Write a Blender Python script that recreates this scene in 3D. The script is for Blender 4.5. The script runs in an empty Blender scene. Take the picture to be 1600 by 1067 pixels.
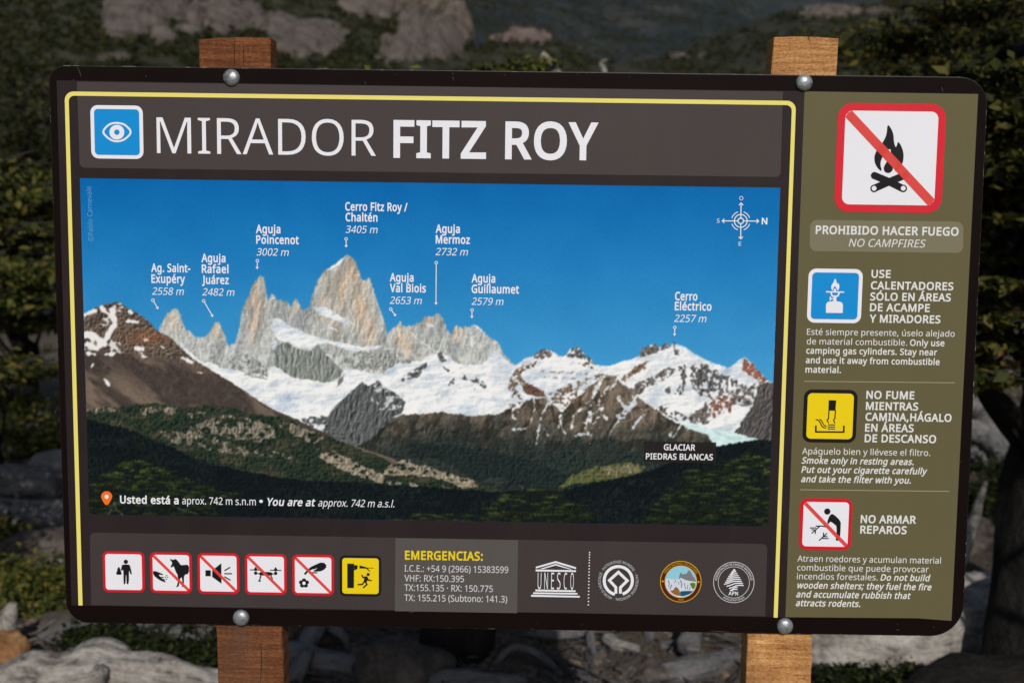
import bpy, bmesh, math, random
import numpy as np
from mathutils import Vector, Matrix, noise as mnoise
from mathutils.geometry import delaunay_2d_cdt

SC = bpy.context.scene
COL = SC.collection
rad = math.radians

# ------------------------------------------------------------------ camera, sky, sun, exposure
F_PX = 1555.0                                   # focal length in pixels of a 1600 px wide frame (35 mm lens)
PITCH, YAW, ROLL = rad(4.93), rad(0.39), rad(0.67)
TX, TY, TZ = 0.004, 0.021, 1.323
SIGN_Z = 1.466                                  # height of the sign's centre above the ground

def _rot(a, b, c):
    ca, sa, cb, sb, cc, sc = math.cos(a), math.sin(a), math.cos(b), math.sin(b), math.cos(c), math.sin(c)
    Rx = np.array([[1, 0, 0], [0, ca, -sa], [0, sa, ca]])
    Ry = np.array([[cb, 0, sb], [0, 1, 0], [-sb, 0, cb]])
    Rz = np.array([[cc, -sc, 0], [sc, cc, 0], [0, 0, 1]])
    return Rz @ Rx @ Ry
RC = _rot(PITCH, YAW, ROLL)
_o = -RC.T @ np.array([TX, TY, TZ])
CAM = np.array([_o[0], _o[2], SIGN_Z - _o[1]])
def w_of(v): return np.array([v[0], v[2], -v[1]])
cam_d = bpy.data.cameras.new('camera'); cam = bpy.data.objects.new('camera', cam_d); COL.objects.link(cam)
_r, _d, _f = w_of(RC[0]), w_of(RC[1]), w_of(RC[2])
cam.matrix_world = Matrix(((_r[0], -_d[0], -_f[0], CAM[0]), (_r[1], -_d[1], -_f[1], CAM[1]),
                           (_r[2], -_d[2], -_f[2], CAM[2]), (0, 0, 0, 1)))
cam_d.sensor_width = 36.0; cam_d.lens = F_PX / 1600 * 36
cam_d.clip_start = 0.05; cam_d.clip_end = 20000
cam_d.dof.use_dof = True; cam_d.dof.focus_distance = 1.33; cam_d.dof.aperture_fstop = 5.3
SC.camera = cam

SUN_EL, SUN_AZ = rad(32), rad(9)                # sun stands behind the camera, a little to its right
sun_dir = Vector((math.sin(SUN_AZ) * math.cos(SUN_EL), -math.cos(SUN_AZ) * math.cos(SUN_EL), math.sin(SUN_EL)))
world = bpy.data.worlds.new("World"); SC.world = world; world.use_nodes = True
wn = world.node_tree.nodes; wl = world.node_tree.links
sky = wn.new('ShaderNodeTexSky'); sky.sky_type = 'NISHITA'; sky.sun_disc = False
sky.sun_elevation = SUN_EL; sky.sun_rotation = math.atan2(sun_dir.x, sun_dir.y)
wl.new(sky.outputs[0], wn['Background'].inputs[0]); wn['Background'].inputs[1].default_value = 0.06
sl = bpy.data.lights.new('sun', 'SUN'); sl.energy = 2.95; sl.angle = rad(0.5); sl.color = (1, .965, .91)
so = bpy.data.objects.new('sun', sl); COL.objects.link(so)
so.rotation_euler = sun_dir.to_track_quat('Z', 'Y').to_euler(); so.location = (3, -8, 8)
SC.view_settings.view_transform = 'Standard'; SC.view_settings.look = 'None'
SC.view_settings.exposure = 0.0; SC.view_settings.gamma = 1.0
SC.render.engine = 'CYCLES'
SC.cycles.max_bounces = 5; SC.cycles.diffuse_bounces = 2; SC.cycles.transparent_max_bounces = 6

# ------------------------------------------------------------------ helpers: rays, noise, meshes, materials
def ray(px, py):
    d = np.array([(px - 800) / F_PX, (py - 533.5) / F_PX, 1.0])
    return w_of(RC.T @ d)
def at(px, py, dist):                            # the world point seen at a pixel, dist metres along +y from the camera
    d = ray(px, py); return CAM + d * (dist / d[1])
def gz(px, py, z=0.0):                           # the point of the ground seen at a pixel
    d = ray(px, py); return CAM + d * ((z - CAM[2]) / d[2])
def S(px, py):                                   # (x, z) on the sign's face
    d = ray(px, py); t = -CAM[1] / d[1]; return (CAM[0] + d[0] * t, CAM[2] + d[2] * t)

def _h(ix, iy, seed):
    h = (ix.astype(np.int64) * 374761393 + iy.astype(np.int64) * 668265263 + seed * 1442695041) & 0xffffffff
    h = ((h ^ (h >> 13)) * 1274126177) & 0xffffffff
    h = ((h ^ (h >> 16)) * 2246822519) & 0xffffffff
    return ((h ^ (h >> 15)) & 0xffffff) / float(0xffffff)
_TB = np.random.default_rng(4).random((512, 512))
def vn(x, y, seed=0):
    x = np.asarray(x, float); y = np.asarray(y, float)
    ix, iy = np.floor(x).astype(np.int64), np.floor(y).astype(np.int64); fx, fy = x - ix, y - iy
    ix = (ix + seed * 57) & 511; iy = (iy + seed * 131) & 511; jx, jy = (ix + 1) & 511, (iy + 1) & 511
    fx = fx * fx * fx * (fx * (fx * 6 - 15) + 10); fy = fy * fy * fy * (fy * (fy * 6 - 15) + 10)
    a, b, c, d = _TB[iy, ix], _TB[iy, jx], _TB[jy, ix], _TB[jy, jx]
    return (a * (1 - fx) + b * fx) * (1 - fy) + (c * (1 - fx) + d * fx) * fy
def fbm(x, y, seed=0, oct=5, gain=.5):
    s, a, t = 0, 1, 0
    for i in range(oct):
        s = s + a * vn(x * 2 ** i + 17.3 * i, y * 2 ** i - 9.1 * i, seed + i); t += a; a *= gain
    return s / t
def ridge(x, y, seed=0, oct=5):
    s, a, t = 0, 1, 0
    for i in range(oct):
        s = s + a * (1 - abs(2 * vn(x * 2 ** i + 5.3 * i, y * 2 ** i + 3.7 * i, seed + i) - 1)); t += a; a *= .55
    return s / t

def mesh_np(name, V, F, smooth=False):           # F: (n, k) array of k-gons
    me = bpy.data.meshes.new(name); V = np.asarray(V, np.float32); F = np.asarray(F, np.int32)
    me.vertices.add(len(V)); me.vertices.foreach_set('co', V.ravel())
    n, k = F.shape
    me.loops.add(n * k); me.loops.foreach_set('vertex_index', F.ravel())
    me.polygons.add(n); me.polygons.foreach_set('loop_start', np.arange(0, n * k, k, dtype=np.int32))
    try: me.polygons.foreach_set('loop_total', np.full(n, k, np.int32))
    except Exception: pass
    me.polygons.foreach_set('use_smooth', np.full(n, smooth, bool))
    me.update(calc_edges=True); me.validate(); return me

def link(name, me, mat=None, parent=None):
    o = bpy.data.objects.new(name, me); COL.objects.link(o)
    if mat: me.materials.append(mat)
    if parent: o.parent = parent
    return o
def tag(o, label, cat, group=None):
    o['label'] = label; o['category'] = cat
    if group: o['group'] = group
    return o
def empty(name, loc, label, cat, group=None):
    o = bpy.data.objects.new(name, None); COL.objects.link(o); o.location = loc; o.empty_display_size = .2
    return tag(o, label, cat, group)
def child(name, me, mat, parent):                # mesh given in world coordinates under an Empty that is only translated
    o = link(name, me, mat, parent)
    o.matrix_parent_inverse = Matrix.Translation(-Vector(parent.location))
    return o

def lin(c): c = c / 255; return c / 12.92 if c <= .04045 else ((c + .055) / 1.055) ** 2.4
def rgb(r, g, b, k=1.0): return (lin(r) * k, lin(g) * k, lin(b) * k, 1)
K = 1.08
class Mat:
    def __init__(s, name, rough=.6, spec=.5):
        s.m = bpy.data.materials.new(name); s.m.use_nodes = True
        s.n = s.m.node_tree.nodes; s.l = s.m.node_tree.links; s.b = s.n['Principled BSDF']
        s.b.inputs['Roughness'].default_value = rough; s.b.inputs['Specular IOR Level'].default_value = spec
    def coord(s, kind='Object', scale=(1, 1, 1)):
        t = s.n.new('ShaderNodeTexCoord'); m = s.n.new('ShaderNodeMapping'); m.inputs['Scale'].default_value = scale
        s.l.new(t.outputs[kind], m.inputs[0]); return m.outputs[0]
    def noise(s, co, scale, detail=4, rough=.55, dist=0):
        t = s.n.new('ShaderNodeTexNoise'); s.l.new(co, t.inputs['Vector'])
        t.inputs['Scale'].default_value = scale; t.inputs['Detail'].default_value = detail
        t.inputs['Roughness'].default_value = rough; t.inputs['Distortion'].default_value = dist; return t.outputs[0]
    def ramp(s, f, stops):
        r = s.n.new('ShaderNodeValToRGB'); e = r.color_ramp.elements
        while len(e) < len(stops): e.new(.5)
        for i, (p, c) in enumerate(stops): e[i].position = p; e[i].color = c if len(c) == 4 else (*c, 1)
        s.l.new(f, r.inputs[0]); return r.outputs[0]
    def mix(s, f, a, b, mode='MIX'):
        m = s.n.new('ShaderNodeMix'); m.data_type = 'RGBA'; m.blend_type = mode
        for sock, v in ((m.inputs[0], f), (m.inputs[6], a), (m.inputs[7], b)):
            if hasattr(v, 'links'): s.l.new(v, sock)
            else: sock.default_value = v
        return m.outputs[2]
    def color(s, c):
        if hasattr(c, 'links'): s.l.new(c, s.b.inputs['Base Color'])
        else: s.b.inputs['Base Color'].default_value = c
        return s
    def bump(s, h, strength=.3, dist=.01):
        b = s.n.new('ShaderNodeBump'); b.inputs['Strength'].default_value = strength; b.inputs['Distance'].default_value = dist
        s.l.new(h, b.inputs['Height']); s.l.new(b.outputs[0], s.b.inputs['Normal']); return s

def ink(name, c, rough=.55, var=.05, alpha=None):        # printed vinyl: mottle, an orange-peel grain, specks of dust
    m = Mat(name, .58, .13)
    co = m.coord('Object')
    n = m.noise(co, 420, 3, .7); n2 = m.noise(co, 5, 4, .65); n3 = m.noise(co, 150, 4, .8)
    lo = tuple(v * (1 - var * 1.3) for v in c[:3]); hi = tuple(v * (1 + var * 1.3) for v in c[:3])
    col = m.mix(m.mix(.4, n, n2), (*lo, 1), (*hi, 1))
    dust = m.ramp(n3, [(.66, (0, 0, 0)), (.80, (.10, .10, .10))])
    film = m.ramp(m.noise(m.coord('Object', (1, 1, .35)), 9, 5, .7, .6), [(.45, (0, 0, 0)), (.8, (.022, .022, .022))])
    m.color(m.mix(film, m.mix(dust, col, (.30, .28, .25, 1)), (.34, .31, .27, 1)))
    m.bump(n, .16, .0005)
    if alpha is not None: m.b.inputs['Alpha'].default_value = alpha
    return m.m
# glyph outlines of the lettering: character code, advance, contour count, then point count and points of each contour
GLYPHS = [
  32, 364, 0, 40, 420, 1, 24, 28, 192, 31, 249, 39, 304, 53, 357, 73, 408, 99, 456, 131, 500, 189, 500, 146, 431, 115, 355, 97, 275, 90, 193, 93, 139, 102, 85, 115, 33, 134, -17, 159,
  -65, 188, -111, 131, -111, 99, -67, 73, -21, 53, 29, 39, 82, 31, 136, 41, 420, 1, 26, 182, 192, 179, 136, 171, 82, 157, 29, 138, -21, 112, -67, 79, -111, 22, -111, 51, -65, 76, -17, 95,
  33, 109, 85, 117, 139, 120, 193, 117, 248, 109, 302, 95, 355, 76, 406, 51, 455, 21, 500, 79, 500, 112, 456, 138, 408, 157, 357, 171, 304, 179, 249, 43, 801, 1, 12, 225, 272, 364, 272, 364,
  222, 225, 222, 225, 78, 174, 78, 174, 222, 35, 222, 35, 272, 174, 272, 174, 417, 225, 417, 44, 375, 1, 9, 134, 74, 118, 20, 97, -37, 74, -90, 29, -90, 42, -33, 55, 27, 64, 81, 130,
  81, 45, 451, 1, 4, 28, 160, 28, 215, 197, 215, 197, 160, 46, 375, 1, 16, 50, 38, 54, 60, 63, 74, 77, 82, 93, 85, 110, 82, 124, 74, 134, 60, 137, 38, 134, 16, 124, 1, 110,
  -7, 93, -10, 77, -7, 63, 1, 54, 16, 47, 521, 1, 4, 254, 500, 67, 0, 7, 0, 193, 500, 48, 801, 2, 26, 366, 251, 364, 193, 357, 142, 345, 98, 328, 61, 305, 32, 276, 11, 241,
  -3, 200, -7, 148, 1, 107, 24, 75, 61, 52, 112, 39, 176, 34, 251, 38, 326, 51, 389, 72, 440, 104, 477, 146, 500, 200, 508, 251, 500, 293, 477, 325, 440, 348, 389, 362, 326, 24, 96, 251,
  98, 188, 106, 137, 119, 97, 139, 68, 166, 51, 200, 46, 234, 51, 260, 68, 280, 96, 293, 136, 301, 188, 304, 251, 301, 313, 293, 364, 280, 404, 260, 432, 234, 449, 200, 455, 166, 449, 139, 432,
  119, 404, 106, 364, 98, 313, 49, 801, 1, 12, 249, 0, 188, 0, 188, 349, 189, 384, 190, 410, 191, 436, 171, 417, 148, 397, 95, 354, 62, 395, 197, 500, 249, 500, 50, 801, 1, 37, 364, 0,
  34, 0, 34, 51, 165, 183, 228, 251, 251, 280, 268, 308, 277, 338, 281, 370, 275, 407, 256, 433, 228, 449, 193, 454, 158, 451, 129, 442, 101, 427, 72, 407, 39, 448, 82, 478, 107, 490, 133, 499,
  162, 505, 193, 507, 236, 503, 273, 491, 303, 471, 325, 445, 339, 412, 344, 374, 340, 336, 328, 300, 308, 266, 283, 233, 216, 162, 111, 59, 111, 56, 364, 56, 51, 801, 1, 63, 345, 383, 342, 352,
  333, 325, 317, 303, 297, 285, 271, 272, 242, 263, 242, 261, 294, 248, 331, 223, 353, 187, 361, 142, 356, 101, 340, 65, 315, 35, 278, 12, 229, -2, 169, -7, 131, -6, 96, -1, 63, 7, 32, 20,
  32, 78, 64, 64, 99, 54, 135, 47, 169, 45, 227, 51, 266, 71, 289, 102, 296, 144, 292, 172, 280, 194, 260, 211, 232, 223, 197, 230, 156, 232, 108, 232, 108, 284, 157, 284, 195, 287, 226, 296,
  250, 310, 268, 329, 279, 353, 282, 379, 276, 411, 258, 435, 229, 450, 191, 455, 143, 450, 103, 435, 65, 413, 34, 455, 64, 475, 100, 492, 143, 503, 190, 507, 238, 503, 277, 491, 307, 472, 328, 447,
  341, 417, 52, 801, 2, 11, 387, 113, 314, 113, 314, 0, 254, 0, 254, 113, 15, 113, 15, 166, 250, 503, 314, 503, 314, 169, 387, 169, 10, 254, 326, 255, 360, 256, 388, 257, 414, 258, 437, 255,
  437, 241, 408, 225, 382, 75, 169, 254, 169, 53, 801, 1, 41, 193, 307, 240, 302, 282, 289, 315, 268, 340, 239, 355, 203, 361, 160, 355, 111, 338, 70, 311, 37, 274, 13, 228, -2, 174, -7, 136,
  -5, 101, 0, 70, 9, 44, 20, 44, 78, 72, 65, 105, 54, 141, 48, 174, 46, 209, 48, 239, 57, 264, 72, 282, 93, 294, 120, 298, 153, 290, 197, 268, 229, 229, 248, 172, 255, 127, 251, 87,
  244, 56, 264, 75, 500, 326, 500, 326, 444, 127, 444, 116, 299, 148, 304, 54, 801, 2, 50, 39, 214, 40, 257, 44, 299, 53, 340, 65, 379, 83, 414, 106, 445, 135, 471, 171, 491, 215, 503, 268,
  507, 300, 506, 329, 501, 329, 448, 301, 454, 269, 457, 225, 453, 188, 440, 160, 421, 138, 396, 122, 366, 111, 332, 104, 294, 100, 254, 104, 254, 116, 270, 131, 284, 149, 296, 170, 305, 194, 311, 223,
  313, 263, 309, 299, 295, 328, 273, 349, 243, 363, 206, 368, 161, 363, 113, 348, 71, 324, 38, 293, 13, 254, -2, 209, -7, 174, -4, 142, 6, 113, 23, 88, 47, 67, 78, 51, 116, 42, 161, 22,
  208, 45, 248, 52, 279, 73, 300, 109, 307, 161, 301, 204, 283, 237, 252, 258, 210, 265, 179, 261, 153, 251, 131, 236, 114, 216, 104, 195, 101, 173, 103, 150, 107, 127, 116, 106, 128, 86, 143, 69,
  161, 56, 183, 48, 55, 801, 1, 7, 95, 0, 300, 444, 31, 444, 31, 500, 366, 500, 366, 452, 163, 0, 56, 801, 3, 46, 200, 507, 241, 504, 277, 493, 307, 476, 330, 453, 345, 423, 349, 387,
  346, 359, 336, 335, 321, 314, 302, 295, 254, 265, 284, 249, 310, 231, 333, 211, 350, 188, 362, 161, 366, 130, 360, 90, 345, 57, 321, 30, 288, 10, 248, -3, 202, -7, 152, -3, 110, 9, 77, 29,
  54, 55, 39, 88, 34, 127, 38, 159, 49, 187, 65, 210, 87, 230, 112, 247, 138, 261, 93, 293, 76, 312, 62, 334, 53, 359, 50, 388, 55, 423, 70, 453, 93, 476, 123, 493, 159, 504, 21, 95,
  127, 101, 93, 120, 66, 153, 48, 200, 42, 245, 48, 278, 66, 299, 94, 305, 129, 302, 152, 292, 172, 277, 190, 256, 205, 230, 219, 200, 232, 189, 236, 161, 222, 137, 207, 119, 191, 105, 172, 97,
  151, 18, 199, 457, 164, 453, 136, 439, 117, 416, 111, 385, 114, 361, 123, 342, 137, 326, 156, 312, 202, 289, 246, 312, 263, 326, 277, 342, 286, 362, 289, 385, 282, 416, 264, 439, 235, 453, 57, 801,
  2, 49, 364, 286, 358, 201, 350, 160, 338, 121, 320, 86, 297, 55, 268, 29, 231, 9, 187, -3, 134, -7, 102, -5, 71, 0, 71, 53, 101, 46, 133, 43, 178, 47, 214, 60, 243, 79, 265, 103,
  281, 133, 292, 168, 299, 205, 302, 245, 298, 245, 286, 230, 271, 216, 253, 204, 232, 195, 207, 189, 179, 187, 138, 191, 103, 205, 74, 227, 53, 256, 39, 294, 35, 338, 40, 387, 55, 429, 79, 462,
  111, 487, 150, 502, 195, 507, 229, 504, 261, 493, 290, 476, 315, 452, 336, 422, 351, 384, 361, 339, 22, 195, 455, 155, 448, 124, 426, 103, 390, 96, 339, 102, 296, 119, 263, 149, 242, 192, 235, 223,
  239, 250, 249, 272, 264, 288, 284, 298, 305, 302, 327, 300, 350, 295, 372, 287, 394, 275, 414, 260, 431, 242, 444, 220, 452, 58, 375, 2, 16, 50, 38, 54, 60, 63, 74, 77, 82, 93, 85, 110,
  82, 124, 74, 134, 60, 137, 38, 134, 16, 124, 1, 110, -7, 93, -10, 77, -7, 63, 1, 54, 16, 16, 50, 338, 54, 360, 63, 375, 77, 383, 93, 385, 110, 383, 124, 375, 134, 360, 137, 338,
  134, 316, 124, 301, 110, 293, 93, 290, 77, 293, 63, 301, 54, 316, 59, 375, 2, 10, 128, 74, 112, 20, 91, -37, 68, -90, 22, -90, 32, -48, 42, -3, 51, 41, 57, 81, 123, 81, 16, 49,
  338, 52, 360, 62, 375, 75, 383, 92, 385, 109, 383, 123, 375, 133, 360, 136, 338, 133, 316, 123, 301, 109, 293, 92, 290, 75, 293, 62, 301, 52, 316, 65, 895, 2, 8, 382, 0, 321, 155, 123,
  155, 64, 0, 0, 0, 195, 502, 252, 502, 447, 0, 9, 246, 362, 239, 382, 230, 413, 223, 437, 215, 409, 208, 382, 201, 362, 144, 211, 303, 211, 66, 910, 3, 27, 211, 500, 293, 493, 353, 472,
  379, 449, 395, 417, 401, 376, 398, 348, 390, 324, 376, 303, 357, 286, 334, 273, 305, 265, 305, 262, 335, 255, 362, 244, 385, 228, 403, 206, 414, 178, 417, 142, 412, 100, 396, 65, 371, 37, 336, 16,
  294, 4, 244, 0, 68, 0, 68, 500, 11, 223, 287, 278, 292, 312, 308, 329, 333, 335, 369, 328, 404, 306, 428, 269, 442, 214, 446, 131, 446, 131, 287, 13, 131, 235, 131, 53, 232, 53, 288, 60,
  324, 79, 344, 109, 350, 147, 347, 172, 339, 193, 323, 211, 300, 224, 268, 232, 227, 235, 67, 885, 1, 41, 282, 452, 244, 448, 210, 438, 180, 421, 155, 398, 136, 369, 121, 334, 112, 295, 109, 250,
  114, 192, 129, 143, 152, 103, 186, 73, 229, 54, 282, 48, 344, 54, 401, 68, 401, 13, 343, -2, 272, -7, 202, 1, 145, 25, 100, 63, 68, 114, 49, 177, 43, 251, 47, 305, 58, 354, 78, 398,
  105, 436, 139, 466, 180, 488, 228, 502, 283, 507, 321, 505, 357, 499, 391, 490, 421, 478, 396, 424, 344, 443, 315, 450, 68, 1022, 2, 16, 468, 255, 461, 178, 437, 114, 414, 79, 384, 51, 348, 29,
  284, 7, 207, 0, 68, 0, 68, 500, 222, 500, 293, 493, 353, 472, 402, 437, 438, 390, 461, 329, 15, 402, 253, 396, 313, 380, 362, 353, 399, 315, 425, 269, 441, 213, 446, 131, 446, 131, 54, 199,
  54, 261, 59, 312, 76, 351, 104, 379, 143, 396, 192, 69, 779, 1, 12, 347, 0, 68, 0, 68, 500, 347, 500, 347, 445, 131, 445, 131, 289, 335, 289, 335, 234, 131, 234, 131, 55, 347, 55, 70,
  727, 1, 10, 131, 0, 68, 0, 68, 500, 347, 500, 347, 445, 131, 445, 131, 268, 334, 268, 334, 212, 131, 212, 71, 1020, 1, 43, 285, 264, 458, 264, 458, 19, 417, 7, 376, -1, 332, -5, 282,
  -7, 211, 1, 151, 24, 104, 62, 70, 113, 50, 176, 43, 250, 50, 323, 74, 386, 111, 437, 162, 475, 226, 499, 302, 507, 343, 505, 381, 499, 417, 490, 451, 478, 427, 423, 367, 443, 333, 450, 298,
  452, 243, 446, 196, 427, 158, 397, 131, 357, 114, 308, 109, 250, 113, 194, 128, 145, 153, 104, 188, 73, 236, 54, 297, 48, 353, 51, 395, 60, 395, 208, 285, 208, 72, 1038, 1, 12, 450, 0, 387,
  0, 387, 233, 131, 233, 131, 0, 68, 0, 68, 500, 131, 500, 131, 289, 387, 289, 387, 500, 450, 500, 73, 475, 1, 12, 209, 0, 28, 0, 28, 36, 87, 50, 87, 450, 28, 464, 28, 500, 209,
  500, 209, 464, 150, 450, 150, 50, 209, 36, 74, 382, 1, 20, -3, -133, -32, -131, -55, -124, -55, -71, -31, -76, -4, -78, 13, -76, 29, -71, 43, -61, 55, -46, 62, -25, 64, 3, 64, 500, 127,
  500, 127, 8, 123, -36, 111, -72, 92, -99, 66, -118, 34, -129, 76, 734, 1, 6, 68, 0, 68, 500, 131, 500, 131, 56, 349, 56, 349, 0, 77, 1270, 1, 22, 289, 0, 124, 438, 121, 438, 124,
  403, 125, 355, 126, 303, 126, 0, 68, 0, 68, 500, 161, 500, 315, 90, 318, 90, 475, 500, 567, 500, 567, 0, 505, 0, 505, 307, 506, 356, 508, 402, 510, 438, 507, 438, 340, 0, 78, 1064, 1,
  18, 464, 0, 391, 0, 123, 415, 120, 415, 123, 377, 125, 330, 126, 279, 126, 0, 68, 0, 68, 500, 141, 500, 408, 86, 410, 86, 409, 120, 407, 169, 405, 218, 405, 500, 464, 500, 79, 1094, 2,
  29, 504, 251, 501, 195, 489, 145, 471, 101, 446, 64, 413, 33, 374, 11, 327, -2, 274, -7, 219, -2, 172, 12, 132, 34, 99, 64, 74, 101, 57, 146, 46, 196, 43, 251, 49, 324, 68, 386, 100,
  437, 145, 475, 182, 493, 225, 504, 275, 508, 343, 500, 401, 476, 445, 438, 478, 386, 498, 323, 24, 109, 251, 114, 192, 127, 142, 149, 102, 181, 72, 223, 54, 274, 48, 325, 54, 367, 72, 398, 102,
  420, 142, 433, 192, 438, 251, 433, 309, 420, 359, 398, 399, 367, 429, 326, 446, 275, 452, 223, 446, 181, 428, 149, 399, 127, 359, 114, 309, 80, 847, 2, 19, 200, 500, 260, 496, 307, 483, 343, 461,
  368, 432, 383, 396, 388, 353, 385, 323, 378, 294, 364, 267, 345, 243, 318, 223, 283, 208, 240, 198, 188, 195, 131, 195, 131, 0, 68, 0, 68, 500, 14, 195, 446, 131, 446, 131, 249, 181, 249, 225,
  251, 261, 259, 288, 272, 307, 291, 319, 317, 323, 350, 319, 380, 309, 404, 292, 422, 252, 440, 81, 1094, 2, 32, 504, 251, 500, 193, 488, 140, 467, 94, 439, 56, 403, 26, 359, 6, 478, -119, 388,
  -119, 291, -6, 283, -7, 274, -7, 219, -2, 172, 12, 132, 34, 99, 64, 74, 101, 57, 146, 46, 196, 43, 251, 49, 324, 68, 386, 100, 437, 145, 475, 182, 493, 225, 504, 275, 508, 343, 500, 401,
  476, 445, 438, 478, 386, 498, 323, 24, 109, 251, 114, 192, 127, 142, 149, 102, 181, 72, 223, 54, 274, 48, 325, 54, 367, 72, 398, 102, 420, 142, 433, 192, 438, 251, 433, 309, 420, 359, 398, 399,
  367, 429, 326, 446, 275, 452, 223, 446, 181, 428, 149, 399, 127, 359, 114, 309, 82, 871, 2, 20, 206, 500, 263, 496, 308, 484, 344, 465, 368, 437, 383, 401, 388, 358, 384, 321, 373, 291, 357, 267,
  336, 249, 312, 235, 288, 224, 425, 0, 352, 0, 230, 207, 131, 207, 131, 0, 68, 0, 68, 500, 13, 202, 445, 131, 445, 131, 260, 206, 260, 259, 266, 295, 284, 316, 314, 323, 355, 320, 385, 310,
  408, 294, 425, 270, 436, 240, 443, 83, 769, 1, 64, 352, 134, 346, 92, 330, 58, 303, 30, 268, 10, 224, -3, 173, -7, 119, -4, 73, 4, 36, 17, 36, 77, 98, 57, 136, 50, 176, 48, 210,
  50, 238, 57, 260, 69, 276, 85, 285, 105, 289, 128, 286, 151, 278, 169, 264, 186, 242, 201, 211, 215, 171, 231, 114, 257, 92, 271, 74, 288, 60, 307, 50, 328, 44, 352, 42, 380, 47, 417, 62,
  448, 87, 473, 119, 492, 157, 503, 202, 507, 241, 505, 277, 499, 310, 490, 340, 479, 320, 425, 264, 444, 233, 450, 200, 452, 171, 449, 148, 443, 129, 432, 116, 417, 108, 399, 106, 379, 108, 356, 116,
  337, 130, 321, 151, 307, 179, 293, 215, 278, 256, 261, 290, 243, 316, 223, 336, 199, 348, 170, 84, 779, 1, 8, 226, 0, 163, 0, 163, 445, 7, 445, 7, 500, 382, 500, 382, 445, 226, 445, 85,
  1024, 1, 30, 448, 176, 443, 127, 427, 83, 401, 46, 363, 17, 314, -1, 254, -7, 196, -1, 149, 16, 112, 44, 85, 81, 68, 126, 63, 178, 63, 500, 126, 500, 126, 176, 130, 138, 141, 107, 159,
  81, 184, 63, 217, 51, 257, 48, 298, 52, 331, 64, 355, 84, 373, 110, 383, 141, 386, 176, 386, 500, 448, 500, 86, 840, 1, 13, 420, 500, 242, 0, 179, 0, 0, 500, 66, 500, 179, 179, 192,
  140, 202, 104, 210, 70, 218, 104, 229, 141, 242, 181, 354, 500, 87, 1303, 1, 36, 642, 500, 509, 0, 445, 0, 348, 328, 340, 358, 332, 387, 326, 411, 323, 426, 320, 411, 315, 387, 308, 357, 299,
  326, 204, 0, 141, 0, 8, 500, 74, 500, 152, 195, 160, 163, 166, 132, 172, 103, 176, 76, 180, 104, 186, 135, 194, 167, 202, 198, 291, 500, 356, 500, 447, 196, 457, 164, 464, 132, 470, 102, 475,
  76, 480, 112, 489, 153, 499, 195, 576, 500, 88, 821, 1, 12, 408, 0, 336, 0, 204, 217, 69, 0, 3, 0, 169, 261, 13, 500, 83, 500, 206, 304, 329, 500, 396, 500, 241, 262, 89, 793, 1,
  9, 198, 254, 328, 500, 396, 500, 230, 194, 230, 0, 167, 0, 167, 191, 0, 500, 69, 500, 90, 801, 1, 10, 373, 0, 27, 0, 27, 48, 290, 444, 35, 444, 35, 500, 366, 500, 366, 452, 103,
  56, 373, 56, 97, 786, 2, 41, 202, 382, 243, 378, 277, 368, 303, 352, 322, 327, 332, 296, 336, 256, 336, 0, 291, 0, 279, 53, 277, 53, 243, 19, 225, 7, 204, -1, 180, -5, 151, -7, 119,
  -4, 90, 5, 66, 20, 48, 42, 36, 70, 32, 104, 37, 139, 52, 168, 76, 191, 111, 208, 156, 219, 212, 224, 276, 226, 276, 249, 271, 288, 256, 314, 231, 327, 198, 332, 169, 330, 142, 323, 92,
  303, 74, 349, 100, 362, 132, 372, 166, 379, 15, 220, 181, 161, 174, 123, 159, 103, 135, 96, 104, 101, 76, 115, 57, 137, 46, 165, 43, 208, 49, 244, 69, 261, 90, 272, 117, 275, 150, 275, 183,
  98, 861, 2, 29, 121, 403, 120, 358, 118, 326, 121, 326, 140, 348, 165, 366, 197, 378, 237, 382, 281, 376, 318, 360, 350, 333, 373, 295, 387, 247, 392, 188, 387, 129, 373, 80, 350, 42, 319, 15,
  281, -2, 237, -7, 197, -3, 165, 9, 140, 27, 121, 48, 116, 48, 104, 0, 60, 0, 60, 532, 121, 532, 22, 227, 331, 191, 327, 164, 315, 144, 296, 131, 269, 124, 234, 121, 190, 121, 187, 127,
  126, 144, 81, 163, 60, 192, 48, 228, 44, 259, 48, 284, 61, 304, 81, 322, 127, 328, 188, 322, 250, 304, 295, 284, 315, 258, 327, 99, 672, 1, 37, 210, -7, 163, -2, 121, 13, 87, 39, 61,
  76, 44, 125, 39, 186, 44, 248, 62, 298, 89, 336, 124, 362, 167, 377, 214, 382, 242, 381, 270, 376, 313, 362, 294, 311, 255, 323, 213, 328, 178, 324, 151, 312, 129, 292, 114, 265, 105, 229, 102,
  186, 105, 145, 114, 110, 129, 82, 150, 62, 177, 50, 209, 46, 238, 48, 264, 53, 307, 68, 307, 13, 265, -2, 240, -6, 100, 861, 2, 31, 193, -7, 149, -2, 112, 15, 81, 42, 57, 79, 43,
  128, 39, 187, 43, 246, 57, 295, 81, 333, 112, 360, 150, 377, 193, 382, 221, 381, 244, 375, 265, 366, 282, 355, 310, 327, 314, 327, 311, 354, 310, 382, 310, 532, 371, 532, 371, 0, 321, 0, 312,
  50, 310, 50, 282, 21, 265, 10, 244, 1, 220, -5, 21, 202, 44, 238, 48, 266, 59, 286, 77, 304, 118, 310, 175, 310, 186, 304, 248, 287, 294, 267, 315, 239, 327, 202, 331, 171, 327, 146, 314,
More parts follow.
